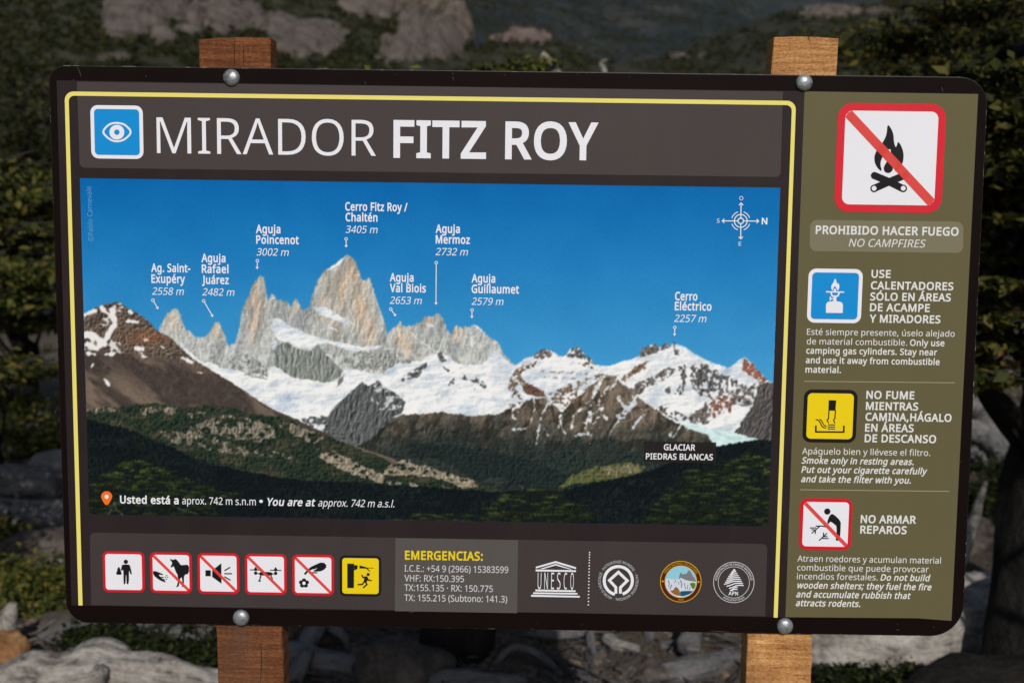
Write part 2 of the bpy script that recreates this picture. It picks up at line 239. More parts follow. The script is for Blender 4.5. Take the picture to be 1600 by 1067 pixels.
  127, 292, 108, 245, 102, 186, 108, 126, 127, 81, 147, 61, 172, 48, 101, 790, 2, 34, 204, 382, 249, 377, 287, 361, 318, 336, 341, 302, 355, 261, 359, 213, 359, 176, 102, 176, 106, 137, 117, 104,
  135, 79, 158, 60, 187, 49, 222, 46, 256, 47, 285, 52, 342, 71, 342, 18, 314, 7, 286, -1, 255, -6, 219, -7, 169, -2, 125, 15, 89, 42, 61, 79, 44, 127, 39, 185, 44, 242, 59, 291,
  84, 330, 117, 359, 158, 376, 11, 204, 332, 164, 325, 134, 304, 114, 270, 104, 225, 295, 225, 292, 255, 285, 281, 273, 302, 255, 318, 232, 329, 102, 482, 1, 26, 232, 328, 138, 328, 138, 0, 76,
  0, 76, 328, 11, 328, 11, 356, 76, 377, 76, 399, 80, 443, 91, 478, 108, 504, 132, 522, 162, 532, 198, 536, 239, 532, 271, 523, 255, 475, 229, 482, 199, 485, 172, 480, 153, 465, 142, 438, 138,
  400, 138, 375, 232, 375, 103, 861, 2, 47, 193, 382, 228, 379, 259, 368, 287, 351, 310, 326, 314, 326, 322, 375, 371, 375, 371, -6, 367, -55, 353, -96, 330, -127, 298, -150, 255, -164, 203, -168, 164,
  -167, 129, -162, 96, -155, 68, -144, 68, -88, 97, -100, 130, -109, 167, -115, 207, -117, 250, -110, 283, -89, 303, -55, 310, -11, 310, 4, 311, 28, 312, 50, 310, 50, 288, 25, 261, 7, 229, -4, 193,
  -7, 148, -1, 110, 16, 79, 44, 57, 83, 43, 130, 39, 187, 43, 243, 57, 290, 79, 329, 110, 359, 148, 376, 26, 201, 331, 172, 326, 147, 314, 128, 293, 114, 265, 105, 229, 102, 186, 109, 125,
  128, 80, 147, 60, 172, 48, 202, 43, 229, 45, 251, 51, 270, 60, 285, 74, 297, 92, 305, 114, 309, 141, 311, 172, 311, 187, 308, 233, 299, 270, 285, 297, 263, 316, 235, 327, 104, 866, 1, 33,
  121, 376, 120, 349, 118, 324, 122, 324, 135, 341, 152, 356, 171, 367, 193, 375, 215, 380, 239, 382, 281, 378, 315, 367, 341, 349, 361, 323, 372, 288, 376, 244, 376, 0, 315, 0, 315, 240, 310, 280,
  295, 308, 269, 325, 231, 331, 194, 327, 165, 315, 145, 295, 131, 269, 124, 235, 121, 194, 121, 0, 60, 0, 60, 532, 121, 532, 105, 361, 2, 4, 121, 375, 121, 0, 60, 0, 60, 375, 16, 91,
  516, 104, 514, 116, 507, 124, 494, 127, 477, 124, 460, 116, 447, 104, 440, 91, 438, 77, 440, 65, 447, 57, 460, 55, 477, 57, 494, 65, 507, 77, 514, 106, 361, 2, 18, 15, -168, -15, -166, -39,
  -160, -39, -110, -17, -115, 8, -117, 28, -114, 45, -105, 56, -87, 60, -58, 60, 375, 121, 375, 121, -56, 118, -89, 110, -116, 96, -138, 76, -155, 49, -165, 16, 55, 477, 57, 494, 65, 507, 77, 514,
  91, 516, 104, 514, 116, 507, 124, 494, 127, 477, 124, 460, 116, 447, 104, 440, 91, 438, 77, 440, 65, 447, 57, 460, 107, 748, 1, 18, 120, 254, 119, 225, 118, 193, 120, 193, 133, 209, 150, 231,
  165, 249, 285, 375, 357, 375, 205, 215, 368, 0, 293, 0, 163, 175, 120, 138, 120, 0, 60, 0, 60, 532, 120, 532, 108, 361, 1, 4, 121, 0, 60, 0, 60, 532, 121, 532, 109, 1310, 1, 54,
  471, 382, 510, 379, 542, 368, 567, 350, 584, 324, 595, 288, 598, 244, 598, 0, 537, 0, 537, 242, 532, 280, 519, 308, 495, 325, 461, 331, 428, 327, 402, 317, 383, 299, 365, 260, 359, 207, 359, 0,
  298, 0, 298, 242, 296, 269, 290, 291, 279, 308, 265, 321, 245, 328, 221, 331, 187, 327, 162, 315, 143, 295, 131, 269, 124, 235, 121, 195, 121, 0, 60, 0, 60, 375, 109, 375, 118, 324, 122, 324,
  135, 342, 151, 357, 169, 368, 189, 376, 210, 381, 232, 382, 272, 379, 305, 367, 330, 347, 347, 319, 351, 319, 373, 347, 402, 367, 436, 379, 110, 866, 1, 30, 240, 382, 281, 379, 315, 368, 342, 350,
  361, 324, 372, 288, 376, 244, 376, 0, 315, 0, 315, 240, 310, 280, 295, 308, 269, 325, 231, 331, 194, 327, 165, 315, 145, 296, 127, 253, 121, 195, 121, 0, 60, 0, 60, 375, 109, 375, 118, 324,
  122, 324, 136, 342, 153, 357, 173, 368, 194, 376, 217, 381, 111, 847, 2, 28, 386, 188, 383, 144, 374, 105, 359, 72, 339, 44, 313, 22, 283, 6, 249, -4, 211, -7, 175, -4, 142, 6, 113, 22,
  88, 44, 67, 72, 51, 105, 42, 144, 39, 188, 44, 246, 60, 294, 85, 332, 120, 360, 163, 377, 213, 382, 261, 377, 303, 360, 338, 332, 364, 294, 380, 246, 23, 102, 188, 105, 147, 114, 112, 129,
  83, 150, 62, 178, 48, 212, 44, 247, 48, 275, 62, 296, 83, 311, 112, 319, 147, 322, 188, 319, 230, 310, 265, 295, 293, 274, 313, 246, 326, 211, 331, 177, 326, 149, 314, 128, 293, 109, 248, 112,
  861, 2, 31, 238, 382, 281, 377, 319, 361, 350, 334, 373, 296, 387, 248, 392, 188, 387, 130, 373, 81, 350, 43, 319, 15, 281, -1, 237, -7, 210, -5, 186, 1, 166, 10, 148, 21, 121, 48, 117,
  48, 120, 18, 121, -14, 121, -168, 60, -168, 60, 375, 110, 375, 118, 324, 121, 324, 148, 354, 165, 366, 186, 375, 210, 380, 24, 227, 331, 193, 327, 166, 316, 146, 298, 132, 273, 124, 241, 121, 200,
  121, 188, 124, 146, 131, 110, 144, 82, 164, 61, 192, 48, 228, 44, 260, 49, 285, 63, 304, 85, 318, 114, 326, 149, 328, 189, 322, 247, 304, 292, 284, 313, 258, 326, 113, 861, 2, 29, 310, -8,
  310, 22, 313, 50, 309, 50, 290, 28, 264, 10, 232, -3, 191, -7, 149, -2, 112, 15, 81, 42, 57, 79, 43, 128, 39, 187, 43, 246, 58, 295, 82, 333, 113, 360, 150, 377, 193, 382, 233, 378,
  265, 366, 291, 347, 310, 324, 313, 324, 322, 375, 371, 375, 371, -168, 310, -168, 22, 203, 44, 238, 48, 265, 58, 285, 76, 299, 101, 307, 134, 310, 174, 310, 186, 304, 249, 286, 294, 266, 315, 238,
  327, 202, 331, 171, 327, 146, 314, 127, 292, 108, 245, 102, 186, 108, 126, 127, 82, 147, 61, 172, 48, 114, 578, 1, 25, 235, 382, 257, 381, 279, 378, 271, 321, 251, 325, 230, 326, 209, 324, 189,
  317, 171, 306, 154, 292, 140, 274, 130, 252, 123, 228, 121, 200, 121, 0, 60, 0, 60, 375, 110, 375, 117, 307, 120, 307, 133, 327, 148, 345, 166, 360, 187, 372, 210, 380, 115, 671, 1, 55, 304,
  104, 299, 70, 286, 43, 264, 21, 234, 6, 197, -4, 154, -7, 118, -5, 86, -1, 60, 7, 36, 17, 36, 73, 91, 52, 123, 45, 155, 43, 196, 46, 223, 58, 239, 75, 244, 98, 242, 111, 237,
  123, 226, 134, 209, 146, 152, 171, 90, 199, 67, 214, 50, 232, 39, 255, 36, 283, 40, 312, 53, 337, 75, 356, 119, 376, 176, 382, 210, 381, 241, 376, 269, 368, 296, 357, 275, 308, 225, 325, 199,
  330, 172, 332, 139, 329, 114, 320, 100, 305, 95, 286, 97, 272, 104, 260, 116, 249, 134, 239, 191, 215, 252, 188, 274, 172, 291, 154, 301, 131, 116, 506, 1, 26, 185, 43, 214, 46, 237, 51, 237,
  4, 209, -4, 174, -7, 146, -4, 120, 3, 98, 17, 80, 39, 68, 69, 64, 109, 64, 328, 11, 328, 11, 357, 65, 382, 90, 461, 126, 461, 126, 375, 235, 375, 235, 328, 126, 328, 126, 111, 130,
  81, 143, 60, 161, 48, 117, 866, 1, 31, 373, 375, 373, 0, 323, 0, 314, 50, 311, 50, 297, 32, 280, 18, 260, 7, 239, -1, 216, -6, 192, -7, 151, -3, 117, 7, 90, 26, 71, 52, 59,
  86, 55, 130, 55, 375, 118, 375, 118, 134, 123, 95, 138, 67, 164, 50, 201, 44, 239, 48, 267, 60, 288, 79, 301, 106, 309, 140, 312, 180, 312, 375, 118, 711, 1, 14, 142, 0, 0, 375, 66,
  375, 146, 154, 158, 120, 169, 84, 176, 55, 179, 55, 187, 84, 199, 120, 210, 154, 290, 375, 356, 375, 213, 0, 119, 1101, 1, 37, 302, 212, 293, 241, 286, 269, 280, 293, 276, 312, 273, 312, 269,
  293, 264, 268, 257, 241, 248, 211, 181, 1, 111, 1, 8, 376, 71, 376, 123, 176, 134, 135, 143, 96, 148, 64, 151, 64, 155, 85, 161, 111, 168, 139, 176, 165, 242, 376, 310, 376, 374, 165, 384,
  130, 394, 95, 399, 64, 402, 64, 407, 94, 416, 133, 427, 176, 480, 376, 543, 376, 438, 1, 366, 1, 120, 741, 1, 12, 148, 192, 19, 375, 89, 375, 186, 234, 282, 375, 351, 375, 221, 192, 358,
  0, 288, 0, 186, 150, 82, 0, 13, 0, 121, 714, 1, 29, 1, 375, 67, 375, 148, 162, 161, 125, 172, 91, 179, 60, 182, 60, 195, 105, 214, 162, 291, 375, 357, 375, 195, -52, 181, -85, 164,
  -113, 144, -136, 121, -154, 93, -164, 59, -168, 29, -166, 8, -162, 8, -113, 26, -116, 49, -118, 69, -116, 86, -110, 101, -100, 113, -86, 132, -51, 152, -1, 122, 658, 1, 10, 302, 0, 27, 0, 27,
  41, 229, 328, 39, 328, 39, 375, 297, 375, 297, 329, 98, 48, 302, 48, 169, 1165, 3, 30, 302, 93, 259, 98, 225, 112, 198, 136, 179, 168, 168, 206, 164, 250, 168, 293, 180, 331, 200, 362, 228,
  386, 263, 401, 305, 406, 349, 401, 391, 385, 370, 342, 336, 356, 305, 361, 269, 353, 241, 331, 224, 296, 218, 250, 223, 203, 238, 168, 265, 146, 305, 139, 341, 143, 378, 155, 378, 110, 344, 98, 32,
  291, -7, 238, -2, 188, 12, 145, 35, 107, 65, 76, 103, 53, 147, 39, 196, 34, 250, 39, 304, 53, 353, 76, 397, 107, 435, 145, 465, 188, 488, 238, 502, 291, 507, 343, 502, 391, 488, 435, 465,
  473, 435, 505, 397, 528, 353, 543, 304, 548, 250, 544, 196, 529, 147, 507, 103, 476, 65, 438, 35, 394, 12, 345, -2, 32, 291, 30, 335, 34, 375, 46, 412, 66, 445, 92, 471, 124, 492, 162, 504,
  204, 508, 250, 504, 294, 492, 335, 473, 373, 447, 405, 415, 432, 379, 453, 337, 466, 291, 470, 246, 466, 204, 454, 167, 434, 135, 408, 109, 376, 90, 338, 78, 296, 74, 250, 78, 206, 90, 165, 109,
  127, 135, 95, 167, 68, 204, 47, 246, 34, 183, 375, 1, 16, 50, 247, 54, 269, 63, 284, 77, 291, 93, 294, 110, 291, 124, 284, 134, 269, 137, 247, 134, 225, 124, 211, 110, 202, 93, 200, 77,
  202, 63, 211, 54, 225, 193, 895, 3, 8, 382, 0, 321, 155, 123, 155, 64, 0, 0, 0, 195, 502, 252, 502, 447, 0, 9, 246, 362, 239, 382, 230, 413, 223, 437, 215, 409, 208, 382, 201, 362,
  144, 211, 303, 211, 11, 326, 654, 308, 630, 282, 601, 253, 572, 226, 549, 186, 549, 186, 557, 208, 589, 232, 626, 252, 661, 326, 661, 211, 1094, 3, 29, 504, 251, 501, 195, 489, 145, 471, 101, 446,
  64, 413, 33, 374, 11, 327, -2, 274, -7, 219, -2, 172, 12, 132, 34, 99, 64, 74, 101, 57, 146, 46, 196, 43, 251, 49, 324, 68, 386, 100, 437, 145, 475, 182, 493, 225, 504, 275, 508, 343,
  500, 401, 476, 445, 438, 478, 386, 498, 323, 24, 109, 251, 114, 192, 127, 142, 149, 102, 181, 72, 223, 54, 274, 48, 325, 54, 367, 72, 398, 102, 420, 142, 433, 192, 438, 251, 433, 309, 420, 359,
  398, 399, 367, 429, 326, 446, 275, 452, 223, 446, 181, 428, 149, 399, 127, 359, 114, 309, 11, 377, 654, 359, 630, 333, 601, 304, 572, 277, 549, 237, 549, 237, 557, 259, 589, 284, 626, 303, 661, 377,
  661, 225, 786, 3, 41, 202, 382, 243, 378, 277, 368, 303, 352, 322, 327, 332, 296, 336, 256, 336, 0, 291, 0, 279, 53, 277, 53, 243, 19, 225, 7, 204, -1, 180, -5, 151, -7, 119, -4, 90,
  5, 66, 20, 48, 42, 36, 70, 32, 104, 37, 139, 52, 168, 76, 191, 111, 208, 156, 219, 212, 224, 276, 226, 276, 249, 271, 288, 256, 314, 231, 327, 198, 332, 169, 330, 142, 323, 92, 303, 74,
  349, 100, 362, 132, 372, 166, 379, 15, 220, 181, 161, 174, 123, 159, 103, 135, 96, 104, 101, 76, 115, 57, 137, 46, 165, 43, 208, 49, 244, 69, 261, 90, 272, 117, 275, 150, 275, 183, 11, 300,
  529, 282, 506, 256, 477, 227, 448, 200, 424, 160, 424, 160, 433, 182, 464, 207, 502, 226, 536, 300, 536, 233, 790, 3, 34, 204, 382, 249, 377, 287, 361, 318, 336, 341, 302, 355, 261, 359, 213, 359,
  176, 102, 176, 106, 137, 117, 104, 135, 79, 158, 60, 187, 49, 222, 46, 256, 47, 285, 52, 342, 71, 342, 18, 314, 7, 286, -1, 255, -6, 219, -7, 169, -2, 125, 15, 89, 42, 61, 79, 44,
  127, 39, 185, 44, 242, 59, 291, 84, 330, 117, 359, 158, 376, 11, 204, 332, 164, 325, 134, 304, 114, 270, 104, 225, 295, 225, 292, 255, 285, 281, 273, 302, 255, 318, 232, 329, 11, 303, 529, 285,
  506, 259, 477, 230, 448, 203, 424, 162, 424, 162, 433, 185, 464, 209, 502, 229, 536, 303, 536, 250, 866, 2, 31, 373, 375, 373, 0, 323, 0, 314, 50, 311, 50, 297, 32, 280, 18, 260, 7, 239,
  -1, 216, -6, 192, -7, 151, -3, 117, 7, 90, 26, 71, 52, 59, 86, 55, 130, 55, 375, 118, 375, 118, 134, 123, 95, 138, 67, 164, 50, 201, 44, 239, 48, 267, 60, 288, 79, 301, 106, 309,
  140, 312, 180, 312, 375, 11, 320, 529, 302, 506, 276, 477, 247, 448, 220, 424, 179, 424, 179, 433, 202, 464, 226, 502, 246, 536, 320, 536, 8226, 527, 1, 24, 54, 256, 56, 284, 64, 306, 76, 323,
  92, 334, 111, 340, 132, 342, 152, 340, 171, 334, 187, 323, 199, 306, 207, 284, 209, 256, 207, 228, 199, 206, 187, 189, 171, 178, 152, 171, 132, 169, 111, 171, 92, 178, 76, 189, 64, 206, 56, 228,
]
# ------------------------------------------------------------------ flat printed shapes and lettering on the sign's face
LAY = 0.00022
def fill(cs, nonzero=False):                     # triangles inside outlines; cs: contours, holes included
    pts = [p for c in cs for p in c]; ed = []; o = 0
    for c in cs: ed += [(o + i, o + (i + 1) % len(c)) for i in range(len(c))]; o += len(c)
    k = max(max(abs(p[0]), abs(p[1])) for p in pts) or 1
    vs, _, fs, *_r = delaunay_2d_cdt([Vector((p[0] / k, p[1] / k)) for p in pts], ed, [], 0, 1e-7)
    V = [(v.x * k, v.y * k) for v in vs]; T = []
    A = np.array([c[i - 1] for c in cs for i in range(len(c))], float); B = np.array([c[i] for c in cs for i in range(len(c))], float)
    for f in fs:
        x = sum(V[i][0] for i in f) / 3; y = sum(V[i][1] for i in f) / 3
        s = (A[:, 1] > y) != (B[:, 1] > y)
        xx = A[s, 0] + (B[s, 0] - A[s, 0]) * (y - A[s, 1]) / (B[s, 1] - A[s, 1]); hit = xx > x; w = np.where(B[s, 1] > A[s, 1], 1, -1)[hit]
        if (w.sum() != 0) if nonzero else (len(w) % 2 == 1): T.append(tuple(f))
    return V, T
def flat_mesh(name, groups, layer):              # groups: lists of contours (outer, then holes) in photo pixels
    V, F, micro = [], [], 0
    for g in groups:
        P = [[S(*p) for p in c] for c in g]
        ox, oz = P[0][0]                           # near the origin the fill keeps its precision
        A, tri = fill([[(x - ox, z - oz) for x, z in c] for c in P])
        off = len(V); y = -(LAY * layer + micro * 6e-6); micro += 1
        V += [(x + ox, y, z + oz) for x, z in A]
        for a, b, c in tri:
            ar = (A[b][0] - A[a][0]) * (A[c][1] - A[a][1]) - (A[c][0] - A[a][0]) * (A[b][1] - A[a][1])
            if abs(ar) < 1e-12: continue
            F.append((off + a, off + b, off + c) if ar > 0 else (off + a, off + c, off + b))
    return mesh_np(name, V, F)
def flat(name, groups, layer, mat, parent): return child(name, flat_mesh(name, groups, layer), mat, parent)

def rrect(c, r, n=6, rs=None):                   # quad (TL, TR, BR, BL) with rounded corners
    out = []
    for i in range(4):
        p = np.array(c[i], float); a = np.array(c[i - 1], float); b = np.array(c[(i + 1) % 4], float)
        rr = r if rs is None else rs[i]
        if rr <= 0: out.append(tuple(p)); continue
        p0 = p + (a - p) / np.linalg.norm(a - p) * rr; p1 = p + (b - p) / np.linalg.norm(b - p) * rr
        for k in range(n + 1):                   # circular-like arc by a cubic
            t = k / n; h = .5523
            q0 = p0 + (p - p0) * h; q1 = p1 + (p - p1) * h
            out.append(tuple((1 - t) ** 3 * p0 + 3 * (1 - t) ** 2 * t * q0 + 3 * (1 - t) * t * t * q1 + t ** 3 * p1))
    return out
def stroke(pts, w, closed=False):                # outline(s) of a polyline of width w
    P = [np.array(p, float) for p in pts]; n = len(P); L, R = [], []
    for i in range(n):
        a = P[i - 1] if (i or closed) else P[i]; b = P[(i + 1) % n] if (i < n - 1 or closed) else P[i]
        d0 = P[i] - a; d1 = b - P[i]
        d0 = d0 / (np.linalg.norm(d0) or 1); d1 = d1 / (np.linalg.norm(d1) or 1)
        if not d0.any(): d0 = d1
        if not d1.any(): d1 = d0
        nn = np.array([-(d0 + d1)[1], (d0 + d1)[0]]); nn = nn / (np.linalg.norm(nn) or 1)
        k = min(2.0, 1 / max(.3, nn @ np.array([-d1[1], d1[0]])))
        wi = w[i] if hasattr(w, '__len__') else w
        L.append(tuple(P[i] + nn * wi / 2 * k)); R.append(tuple(P[i] - nn * wi / 2 * k))
    if closed:
        return [L, R] if _area(L) ** 2 > _area(R) ** 2 else [R, L]
    return [L + R[::-1]]
def _area(c): return .5 * sum(c[i - 1][0] * c[i][1] - c[i][0] * c[i - 1][1] for i in range(len(c)))
def disc(cx, cy, r, n=24, ry=None): return [(cx + r * math.cos(2 * math.pi * k / n), cy + (ry or r) * math.sin(2 * math.pi * k / n)) for k in range(n)]
def ring(cx, cy, r, w, n=40): return [disc(cx, cy, r + w / 2, n), disc(cx, cy, r - w / 2, n)]
def smooth(pts, it=2, closed=True):
    for _ in range(it):
        q = []; n = len(pts)
        for i in range(n if closed else n - 1):
            a, b = pts[i], pts[(i + 1) % n]
            q += [(a[0] * .75 + b[0] * .25, a[1] * .75 + b[1] * .25), (a[0] * .25 + b[0] * .75, a[1] * .25 + b[1] * .75)]
        if not closed: q = [pts[0]] + q + [pts[-1]]
        pts = q
    return pts
def Z(ox, oy, s):                                # traced points: zoomed view -> photo pixels
    return lambda *p: [(ox + p[i] / s, oy + p[i + 1] / s) for i in range(0, len(p), 2)]

GL = {}
def _load():
    i = 0
    def rd():
        nonlocal i
        v = GLYPHS[i]; i += 1; return v
    while i < len(GLYPHS):
        ch = chr(rd()); a = rd(); cs = []
        for _ in range(rd()): cs.append([(rd() * 2, rd() * 2) for _ in range(rd())])
        GL[ch] = (a, cs)
_load()
_gc = {}
def glyph(ch, d):                                # triangulated glyph, outlines moved outward by d (cap height 1000)
    if (ch, d) in _gc: return _gc[ch, d]
    a, cs = GL[ch]; out = []
    if cs:
        sg = math.copysign(1, _area(max(cs, key=lambda c: abs(_area(c)))))
        for c in cs:
            P = [np.array(p, float) for p in c]; n = len(P); Q = []
            for i in range(n):
                d0 = P[i] - P[i - 1]; d1 = P[(i + 1) % n] - P[i]
                d0 /= np.linalg.norm(d0); d1 /= np.linalg.norm(d1)
                nn = np.array([d0[1] + d1[1], -(d0[0] + d1[0])]) * sg; L = np.linalg.norm(nn)
                nn = nn / L if L > .1 else np.array([d1[1], -d1[0]]) * sg
                k = 1 / max(.55, abs(nn @ np.array([d1[1], -d1[0]])))
                Q.append(tuple(P[i] + nn * d * k))
            out.append(Q)
    pts, tri = fill(out, True) if out else ([], [])
    _gc[ch, d] = (a + d * 1.3, pts, tri); return _gc[ch, d]
def slope(y): return .0126 + (y - 150) / 700 * .0022
STYLE = {'r': (5, 0), 'l': (-7, 0), 'B': (38, 0), 'b': (46, 0), 's': (34, 0), 'i': (3, .2), 'bi': (38, .2), 'cb': (42, 0)}
def text_mesh(name, lines, layer):               # lines: (text, style, x0, x1, baseline y at x0, cap height)
    V, F = [], []
    for (t, st, x0, x1, yb, cap) in lines:
        d, sh = STYLE[st]
        gs = [glyph(c, d) for c in t]; adv = sum(g[0] for g in gs)
        xs = []; pen = 0
        for g in gs:
            if g[1]: xs += [pen + min(p[0] for p in g[1]), pen + max(p[0] for p in g[1])]
            pen += g[0]
        lo, hi = min(xs), max(xs)
        A = np.array(S(x0, yb)); Bp = np.array(S(x1, yb + slope(yb) * (x1 - x0)))
        wx = (Bp - A) / (hi - lo); e = (Bp - A) / np.linalg.norm(Bp - A); up = np.array([-e[1], e[0]])
        C = np.array(S(x0, yb - cap)); uy = up * np.linalg.norm(C - A) / 1000
        pen = 0
        for adv_, P, tri in gs:
            off = len(V)
            for x, y in P:
                q = A + wx * (pen + x - lo) + uy * y + e * (sh * y * np.linalg.norm(uy)); V.append((q[0], -LAY * layer, q[1]))
            for a, b, c in tri:
                ar = (P[b][0] - P[a][0]) * (P[c][1] - P[a][1]) - (P[c][0] - P[a][0]) * (P[b][1] - P[a][1])
                if abs(ar) > 1e-6: F.append((off + a, off + b, off + c) if ar > 0 else (off + a, off + c, off + b))
            pen += adv_
    return mesh_np(name, V, F)
def text(name, lines, layer, mat, parent): return child(name, text_mesh(name, lines, layer), mat, parent)
def arc_text(t, st, cx, cy, r, a0, a1, cap, layer, inside=False):   # lettering round a circle, angles in degrees clockwise from the top
    V, F = [], []; d, _ = STYLE[st]; gs = [glyph(c, d) for c in t]; tot = sum(g[0] for g in gs); pen = 0
    for adv_, P, tri in gs:
        th = rad(a0 + (a1 - a0) * (pen + adv_ / 2) / tot); off = len(V); s = cap / 1000
        ur = np.array([math.sin(th), -math.cos(th)]); ut = np.array([math.cos(th), math.sin(th)])
        k = abs(rad(a1 - a0)) * r / tot
        if inside: ur, ut = -ur, -ut
        for x, y in P:
            q = np.array([cx, cy]) + ur * ((-r if inside else r) + y * s) + ut * (x - adv_ / 2) * k
            x_, z_ = S(*q); V.append((x_, -LAY * layer, z_))
        for a, b, c in tri:
            ar = (P[b][0] - P[a][0]) * (P[c][1] - P[a][1]) - (P[c][0] - P[a][0]) * (P[b][1] - P[a][1])
            if abs(ar) > 1e-6: F.append((off + a, off + b, off + c) if ar > 0 else (off + a, off + c, off + b))
        pen += adv_
    return V, F
def merge(name, parts):
    V, F = [], []
    for v, f in parts:
        o = len(V); V += v; F += [tuple(i + o for i in t) for t in f]
    return mesh_np(name, V, F)
# ------------------------------------------------------------------ the sign
WHITE = rgb(224, 224, 230, K); BLACK = rgb(28, 28, 32, K)
M_white = ink('print_white', WHITE, .5, .03); M_black = ink('print_black', rgb(22, 21, 25), .5)
M_soft = ink('print_text_white', rgb(214, 214, 212, K), .5, .03)
M_red = ink('print_red', rgb(200, 22, 38, K), .5); M_redbig = ink('print_red_faded', rgb(206, 36, 50, K), .5)
M_slash = ink('print_slash', rgb(222, 66, 60, K), .5, .04, .86)
M_blue = ink('print_blue', rgb(12, 135, 205, K), .5); M_yel = ink('print_yellow', rgb(226, 198, 14, K), .5)
M_line = ink('print_pale_yellow', rgb(224, 211, 112, K), .5)
M_sheet = ink('print_dark_brown', rgb(40, 31, 32), .6, .1); M_band = ink('print_grey_brown', rgb(68, 61, 60), .6, .06)
M_low = ink('print_low_band', rgb(62, 55, 55), .6, .06); M_box = ink('print_grey_box', rgb(84, 80, 77), .6, .05)
M_olive = ink('print_olive', rgb(94, 88, 60, K), .6, .06); M_obox = ink('print_olive_box', rgb(118, 112, 90, K), .6, .05)
M_grey = ink('print_grey', rgb(200, 200, 204, K), .5); M_cap = ink('print_caption_box', rgb(36, 32, 30), .6, .05, .82)
M_copy = ink('print_faint_blue', rgb(88, 150, 195, K), .5); M_orange = ink('print_orange', rgb(235, 108, 30, K), .5)

def m_board():
    m = Mat('dark_brown_paint', .6, .05); co = m.coord('Object')
    n = m.noise(co, 60, 4); n2 = m.noise(co, 9, 4)
    base = m.mix(n2, rgb(14, 7, 6), rgb(23, 14, 13))
    chips = m.ramp(m.noise(co, 240, 2, .8), [(.745, (0, 0, 0)), (.77, (.25, .25, .25))])
    m.color(m.mix(chips, base, rgb(120, 112, 108))); m.bump(n, .08, .002); return m.m
def m_edge():
    m = Mat('chipped_board_edge', .45, .4); co = m.coord('Object', (1, 1, 1))
    ch = m.ramp(m.noise(co, 55, 5, .75), [(.57, (0, 0, 0)), (.62, (1, 1, 1))])
    m.color(m.mix(ch, rgb(22, 14, 13), rgb(84, 80, 78))); return m.m

sign = empty('information_sign', (0, 0, 0), 'brown viewpoint information sign with a mountain photograph bolted to two wooden posts', 'sign')
# the board: a rounded sheet 4 mm thick
out = rrect([(75.5, 102.3), (1544.4, 121), (1503.5, 994), (104, 972)], 24, 8, [27, 44, 50, 34])
bm = bmesh.new(); fr = [bm.verts.new((S(*p)[0], 0, S(*p)[1])) for p in out]
cx = sum(v.co.x for v in fr) / len(fr); cz = sum(v.co.z for v in fr) / len(fr)
bev = .0011; bk = .0045
ri = []
for v in fr:
    d = Vector((v.co.x - cx, 0, v.co.z - cz)); ri.append(v)
n = len(fr)
mid = [bm.verts.new((v.co.x, bev, v.co.z)) for v in fr]; back = [bm.verts.new((v.co.x, bk, v.co.z)) for v in fr]
inner = []
for i, v in enumerate(fr):
    a, b = fr[i - 1].co, fr[(i + 1) % n].co; t = (b - a).normalized(); nn = Vector((-t.z, 0, t.x))
    if nn.dot(Vector((cx - v.co.x, 0, cz - v.co.z))) < 0: nn = -nn
    inner.append(bm.verts.new(v.co + nn * bev))
for v in fr: v.co.y = .0004
f0 = bm.faces.new(inner); fb = bm.faces.new(back[::-1])
for i in range(n):
    j = (i + 1) % n
    for A, B in ((inner, fr), (fr, mid), (mid, back)):
        f = bm.faces.new((A[i], A[j], B[j], B[i])); f.material_index = 1
bmesh.ops.recalc_face_normals(bm, faces=bm.faces[:])
me = bpy.data.meshes.new('board'); bm.to_mesh(me); bm.free()
board = child('board', me, m_board(), sign); me.materials.append(m_edge())
# scratches and dust specks on the painted rim
rs = random.Random(5); sc = []
for (x, y, dx, dy) in ((121, 105, 6, 16), (1471, 136, 2, 8), (1521, 145, 1, 4), (115, 124, 1, 4), (570, 128, 1, 4), (707, 120, 2, 7), (1500, 985, 5, -4), (1496, 720, 6, 2),
                       (1527, 690, 4, 1), (1110, 985, 30, 2), (640, 957, 22, -9), (1400, 983, 5, 1), (300, 977, 40, 1), (86, 640, 1, 6)):
    sc.append(stroke([(x, y), (x + dx * .6, y + dy * .5), (x + dx, y + dy)], [.5, 1.1, .4]))
for _ in range(26):
    x, y = rs.choice([(rs.uniform(130, 1500), 115 + rs.uniform(0, 8)), (rs.uniform(130, 1460), 968 + rs.uniform(-2, 14)), (95 + rs.uniform(-4, 4), rs.uniform(180, 900))])
    sc.append([disc(x, y, rs.uniform(.4, .9), 6)])
flat('scratches', sc, 1.2, ink('scuffed_paint', rgb(70, 62, 60), .6), board)
ch = []                                           # bare metal where the paint has chipped off the rim
for _ in range(18):
    k = rs.random()
    if k < .45: t = rs.uniform(0, 1) ** 2.2; x = 98 + t * 1400; y = 103.0 + (x - 95) * .01273; w = rs.uniform(2, 14) * (1.6 - t); ch.append(stroke([(x, y), (x + w, y + w * .0127)], rs.uniform(.5, 1.1)))
    else: y = rs.uniform(165, 930); x = 1543 - (y - 150) * .0475 - .3; h = rs.uniform(1, 7); ch.append(stroke([(x, y), (x - h * .0475, y + h)], rs.uniform(.5, 1.1)))
flat('paint_chips', ch, 1.4, ink('bare_metal_chip', rgb(120, 116, 112), .45), board)

